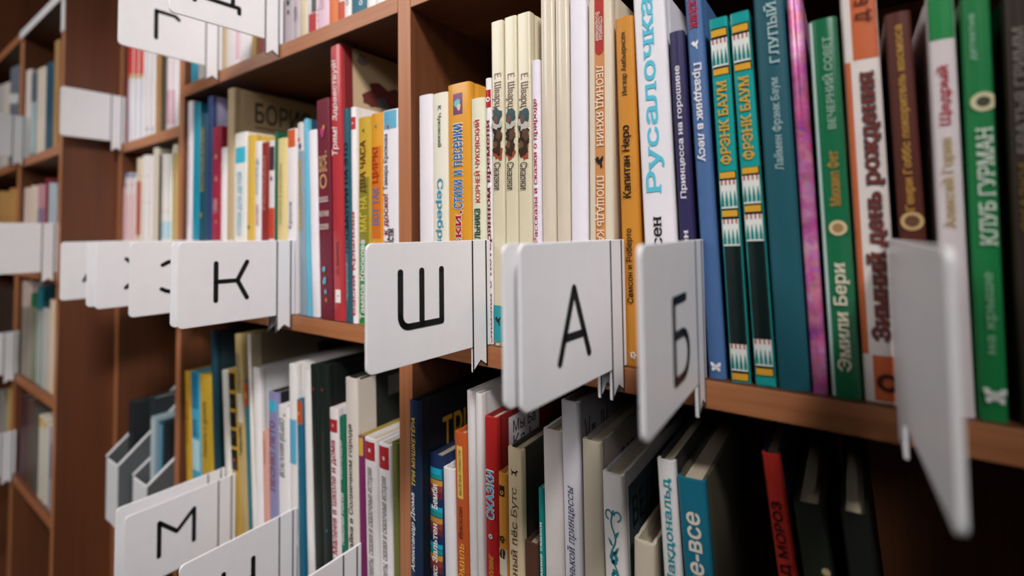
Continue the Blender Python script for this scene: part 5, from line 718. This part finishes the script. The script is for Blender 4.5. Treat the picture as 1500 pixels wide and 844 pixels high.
  {'l': 'pink and violet book on the far second shelf, right of two', 'c': 'c08a94', 'p': [-1207.27, 23.59, 0.0, 154.3, -67.7], 'dec': [{'k': 'r', 'c': '7a6a8c', 'x0': -1, 'x1': 1, 'z0': 56.4, 'z1': 112.4}]},
  {'l': 'dark red book on the far second shelf', 'c': '7a2c30', 'p': [-1182.62, 20.13, 0.0, 164.8, -67.7]},
  {'l': 'pale blue grey book at the right end of the far second shelf, left of two', 'c': 'a8b4bc', 'p': [-1159.77, 20.16, 0.0, 155.0, -67.7]},
  {'l': 'pale blue grey book at the right end of the far second shelf, right of two', 'c': 'a8b4bc', 'p': [-1138.81, 20.16, 0.0, 152.0, -67.7]},
]),
'F3': dict(z=-0.2645, group='books on the far bookcase, third shelf', books=[
  {'l': 'dark brown book at the left frame edge on the far third shelf, first of five', 'c': '3a2a22', 'p': [-1546.59, 30.83, 0.0, 161.0, -67.7]},
  {'l': 'dark brown book at the left frame edge on the far third shelf, second of five', 'c': '3a2a22', 'p': [-1515.16, 30.43, 0.0, 158.0, -67.7]},
  {'l': 'dark brown book at the left frame edge on the far third shelf, third of five', 'c': '3a2a22', 'p': [-1483.93, 30.43, 0.0, 155.0, -67.7]},
  {'l': 'dark brown book at the left frame edge on the far third shelf, fourth of five', 'c': '3a2a22', 'p': [-1452.7, 30.43, 0.0, 161.0, -67.7]},
  {'l': 'dark brown book at the left frame edge on the far third shelf, fifth of five', 'c': '3a2a22', 'p': [-1421.27, 30.83, 0.0, 158.0, -67.7]},
  {'l': 'pinkish grey book on the far third shelf, right of the brown upright, left of three', 'c': 'b8a49a', 'p': [-1334.76, 20.97, 0.0, 180.6, -67.7], 'dec': [{'k': 'r', 'c': '7a7468', 'x0': -1, 'x1': 1, 'z0': 0.8, 'z1': 129.5}]},
  {'l': 'pinkish grey book on the far third shelf, right of the brown upright, middle of three', 'c': 'b8a49a', 'p': [-1313.19, 20.57, 0.0, 177.6, -67.7], 'dec': [{'k': 'r', 'c': '7a7468', 'x0': -1, 'x1': 1, 'z0': 0.8, 'z1': 131.2}]},
  {'l': 'pinkish grey book on the far third shelf, right of the brown upright, right of three', 'c': 'b8a49a', 'p': [-1291.62, 20.97, 0.0, 174.6, -67.7], 'dec': [{'k': 'r', 'c': '7a7468', 'x0': -1, 'x1': 1, 'z0': 0.8, 'z1': 132.8}]},
  {'l': 'green book on the far third shelf, left of two', 'c': '2a6a48', 'p': [-1265.05, 21.94, 0.0, 160.6, -67.7], 'dec': [{'k': 'r', 'c': '8a8670', 'x0': -1, 'x1': 1, 'z0': 0.8, 'z1': 134.9}]},
  {'l': 'green book on the far third shelf, right of two', 'c': '2a6a48', 'p': [-1242.31, 21.94, 0.0, 157.6, -67.7], 'dec': [{'k': 'r', 'c': '8a8670', 'x0': -1, 'x1': 1, 'z0': 0.8, 'z1': 136.7}]},
  {'l': 'teal book on the far third shelf, left of two', 'c': '2a7480', 'p': [-1219.95, 16.99, 0.0, 175.6, -67.7], 'dec': [{'k': 'r', 'c': 'b0b0a4', 'x0': -1, 'x1': 1, 'z0': 0.8, 'z1': 132.2}]},
  {'l': 'teal book on the far third shelf, right of two', 'c': '2a7480', 'p': [-1202.16, 16.99, 0.0, 172.6, -67.7], 'dec': [{'k': 'r', 'c': 'b0b0a4', 'x0': -1, 'x1': 1, 'z0': 0.8, 'z1': 133.7}]},
  {'l': 'grey white book on the far third shelf, left of two', 'c': 'b4b2ac', 'p': [-1180.64, 20.53, 0.0, 139.5, -67.7]},
  {'l': 'grey white book on the far third shelf, right of two', 'c': 'b4b2ac', 'p': [-1159.31, 20.53, 0.0, 136.5, -67.7]},
  {'l': 'cream book at the right end of the far third shelf, left of two', 'c': 'd8c0a4', 'p': [-1132.44, 24.56, 0.0, 157.4, -67.7]},
  {'l': 'cream book at the right end of the far third shelf, right of two', 'c': 'd8c0a4', 'p': [-1107.08, 24.56, 0.0, 154.4, -67.7]},
]),
'F4': dict(z=-0.4565, group='books on the far bookcase, bottom shelf', books=[
  {'l': 'grey book at the left frame edge on the far bottom shelf, left of three', 'c': 'a09890', 'p': [-1518.31, 25.67, 0.0, 126.7, -67.7]},
  {'l': 'grey book at the left frame edge on the far bottom shelf, middle of three', 'c': 'a09890', 'p': [-1492.04, 25.27, 0.0, 123.7, -67.7]},
  {'l': 'grey book at the left frame edge on the far bottom shelf, right of three', 'c': 'a09890', 'p': [-1465.78, 25.67, 0.0, 120.7, -67.7]},
  {'l': 'yellow book near the left frame edge on the far bottom shelf, left of three', 'c': 'c8a85c', 'p': [-1434.07, 25.3, 0.0, 145.8, -67.7]},
  {'l': 'yellow book near the left frame edge on the far bottom shelf, middle of three', 'c': 'c8a85c', 'p': [-1408.17, 24.9, 0.0, 142.8, -67.7]},
  {'l': 'yellow book near the left frame edge on the far bottom shelf, right of three', 'c': 'c8a85c', 'p': [-1390.36, 9.12, 0.0, 139.8, -67.7]},
  {'l': 'maroon book on the far bottom shelf, right of the brown upright, left of two', 'c': '4a2c30', 'p': [-1320.48, 25.89, 0.0, 153.0, -67.7]},
  {'l': 'maroon book on the far bottom shelf, right of the brown upright, right of two', 'c': '4a2c30', 'p': [-1293.79, 25.89, 0.0, 150.0, -67.7]},
  {'l': 'dark brown book on the far bottom shelf, left of two', 'c': '5a4436', 'p': [-1268.82, 17.94, 0.0, 151.8, -67.7]},
  {'l': 'dark brown book on the far bottom shelf, right of two', 'c': '5a4436', 'p': [-1250.08, 17.94, 0.0, 148.8, -67.7]},
  {'l': 'dark grey book on the far bottom shelf, left of two', 'c': '55504c', 'p': [-1229.68, 17.06, 0.0, 144.7, -67.7]},
  {'l': 'dark grey book on the far bottom shelf, right of two', 'c': '55504c', 'p': [-1211.82, 17.06, 0.0, 141.7, -67.7]},
  {'l': 'white book with a yellow head on the far bottom shelf, left of two', 'c': 'cfc8b8', 'p': [-1183.44, 28.24, 0.0, 141.0, -67.7], 'dec': [{'k': 'r', 'c': 'd0a848', 'x0': -1, 'x1': 1, 'z0': 122.5, 'z1': 139.1}]},
  {'l': 'white book with a yellow head on the far bottom shelf, right of two', 'c': 'cfc8b8', 'p': [-1154.4, 28.24, 0.0, 138.0, -67.7], 'dec': [{'k': 'r', 'c': 'd0a848', 'x0': -1, 'x1': 1, 'z0': 128.8, 'z1': 137.1590490311511}]},
  {'l': 'grey lilac book at the right end of the far bottom shelf, left of two', 'c': 'a8a0a8', 'p': [-1119.16, 29.81, 0.0, 134.2, -67.7], 'dec': [{'k': 'r', 'c': '7a7488', 'x0': 0, 'x1': 1, 'z0': 52.7, 'z1': 109.2}]},
  {'l': 'grey lilac book at the right end of the far bottom shelf, right of two', 'c': 'a8a0a8', 'p': [-1091.13, 24.65, 0.0, 131.2, -67.7], 'dec': [{'k': 'r', 'c': '7a7488', 'x0': 0, 'x1': 1, 'z0': 60.4, 'z1': 115.8}]},
]),
}
TABS = [
  ('Ш', -0.2335, -0.0885, -0.083, 'white letter tab marked Ш hanging in front of the middle post'),
  ('А', -0.1222, -0.0885, -0.065, 'white letter tab marked А, front one of a double tab'),
  ('', -0.13, -0.0885, -0.08, 'blank looking white tab tucked just behind the tab marked А'),
  ('Б', -0.0724, -0.0885, 0.024, 'white letter tab marked Б, seen steeply in front of the blue book'),
  ('', 0.018, -0.0885, 0.05, 'nearest white tab seen from its back at the right, strongly blurred'),
  ('К', -0.5063, -0.0885, -0.055, 'white letter tab marked К left of the light blue book'),
  ('', -0.5215, -0.0885, -0.055, 'white tab tucked just behind the tab marked К'),
  ('З', -0.6335, -0.0885, 0, 'white letter tab with a half hidden З, behind the tab marked К'),
  ('Х', -0.7435, -0.0885, 0, 'white letter tab with a half hidden Х, front of its pair'),
  ('', -0.777, -0.0885, 0, 'white tab tucked just behind the tab with the half hidden Х'),
  ('Л', -0.8915, -0.0885, 0, 'white letter tab half hidden at the far left of the middle tab row'),
  ('Г', -0.6815, 0.2195, 0, 'white letter tab marked Г hanging at the upper left'),
  ('Д', -0.533, 0.2195, -0.08, 'white letter tab marked Д hanging at the upper edge, right of the Г tab'),
  ('М', -0.6345, -0.3775, 0, 'white letter tab marked М at the lower left'),
  ('', -0.662, -0.3775, 0, 'white tab tucked just behind the tab marked М'),
  ('Н', -0.5, -0.3775, 0, 'white letter tab marked Н cut by the bottom frame edge'),
  ('', -0.3919, -0.3775, 0, 'white tab whose top corner peeks in at the bottom below the red titled book'),
]
CAM_ROT = [[0.819759, -0.033085, -0.571752], [0.572555, 0.02429, 0.819506], [-0.013225, -0.999157, 0.038855]]

for rk, row in ROWS.items():
    for b in row['books']:
        book(row['z'], row['group'], **b)
for (s, x, z, rot, label) in TABS:
    divider(s, x, z, rot, label, length=.1085 if x < 0 else .119)
divider('', -1.0365, .163, 0, 'short blank white tab beside the bare brown side panel at the upper left', length=.082)
FG = 'white tabs on the far bookcase'
divider('', -1.3200, .156, 0, 'white tab on the upper shelf of the far bookcase', y=fy, group=FG)
divider('', -1.0860, -.058, 0, 'white tab on the second shelf of the far bookcase', y=fy, group=FG)
divider('', -1.3450, -.2645, 0, 'white tab on the third shelf of the far bookcase', y=fy, group=FG)
divider('', -1.3450, -.4565, 0, 'white tab on the bottom visible shelf of the far bookcase', y=fy, group=FG)

# ------------------------------------------------------------------ file holders low in the narrow bay
def holder(x0, x1, yf, z, zf, zb, label):
    root = empty('file_holder', ((x0 + x1) / 2, yf, EYE + z + .0002), label, 'file holder', 'white sloped file holders')
    w = (x1 - x0) / 2; D = .21; wt = .002; pl = plastic()
    ht, hb = zf - z, zb - z
    def side(sx):
        prof = [(0, 0), (D, 0), (D, hb + .05), (.13, hb + .05), (.095, hb), (.0, ht)]
        b = bmesh.new(); f = b.faces.new([b.verts.new((sx, a, c)) for a, c in prof])
        r = bmesh.ops.extrude_face_region(b, geom=[f])
        for v in [e for e in r['geom'] if isinstance(e, bmesh.types.BMVert)]: v.co.x = sx - math.copysign(wt, sx)
        bmesh.ops.recalc_face_normals(b, faces=b.faces[:])
        bmesh.ops.bevel(b, geom=b.edges[:], offset=.0005, segments=1, affect='EDGES')
        link_bm('side_wall', b, paint('55595a', rough=.4), root)
        pr = [(.0, ht), (.095, hb), (.13, hb + .05), (D, hb + .05)]
        V, F = [], []
        for (ya, za), (yb, zb_) in zip(pr, pr[1:]):
            k = len(V)
            for yy, zz in ((ya, za), (yb, zb_)):
                for xx in (sx - .0008 * (1 if sx > 0 else -1) * -1, sx - .0028 * (1 if sx > 0 else -1)):
                    V += [(xx, yy, zz + .0002), (xx, yy, zz + .0022)]
            F += [(k, k + 1, k + 5, k + 4), (k + 2, k + 6, k + 7, k + 3), (k + 1, k + 3, k + 7, k + 5), (k, k + 4, k + 6, k + 2), (k, k + 2, k + 3, k + 1), (k + 4, k + 5, k + 7, k + 6)]
        link('rim', V, F, pl, root)
    side(-w); side(w)
    link_bm('front_wall', box_bm(-w + wt, w - wt, 0, wt, 0, ht - .001, .0005), pl, root)
    link_bm('back_wall', box_bm(-w + wt, w - wt, D - wt, D, 0, hb + .05, .0005), pl, root)
    link_bm('base', box_bm(-w + wt, w - wt, wt, D - wt, 0, wt), pl, root)
    return root
holder(-.9260, -.8740, -.045, -.42, -.330, -.245, 'white sloped file holder, left one of two low in the narrow bay')
holder(-.8680, -.8120, -.030, -.42, -.348, -.275, 'white sloped file holder, right one of two low in the narrow bay')
def notebook(x0, x1, y0, d, z, h, c, c2, label):
    root = empty('notebook', ((x0 + x1) / 2, y0, EYE + z), label, 'notebook', 'notebooks standing in the file holders')
    t = (x1 - x0)
    m1 = paint(c, rough=.5)
    for s in (-1, 1): link_bm('cover_board', box_bm(min(s * t / 2, s * (t / 2 - .0018)), max(s * t / 2, s * (t / 2 - .0018)), 0, d, 0, h, .0006), m1, root)
    link_bm('spine', box_bm(-t / 2 + .0018, t / 2 - .0018, 0, .0018, 0, h), m1, root)
    link_bm('page_block', box_bm(-t / 2 + .002, t / 2 - .002, .004, d - .003, .001, h - .004), pages_mat('c8ccc8'), root)
    if c2: link_bm('spine_stripe', box_bm(-t / 2 + .001, t / 2 - .001, -.0005, 0, .0, h * .98), paint(c2), root)
notebook(-.9200, -.9020, -.020, .16, -.4175, .165, '23272a', None, 'dark grey notebook in the left file holder')
notebook(-.9000, -.8800, .000, .16, -.4175, .170, '2a3034', None, 'black notebook at the right in the left file holder')
notebook(-.8620, -.8480, -.010, .15, -.4175, .150, '8fa4aa', 'b8c4c8', 'notebook with a pale spine stripe in the right file holder')
notebook(-.8465, -.8310, -.006, .15, -.4175, .145, '2a4452', '5c8ca0', 'notebook with a blue spine stripe in the right file holder')
notebook(-.8295, -.8150, -.004, .15, -.4175, .148, '1c2022', None, 'nearly black notebook at the right in the right file holder')
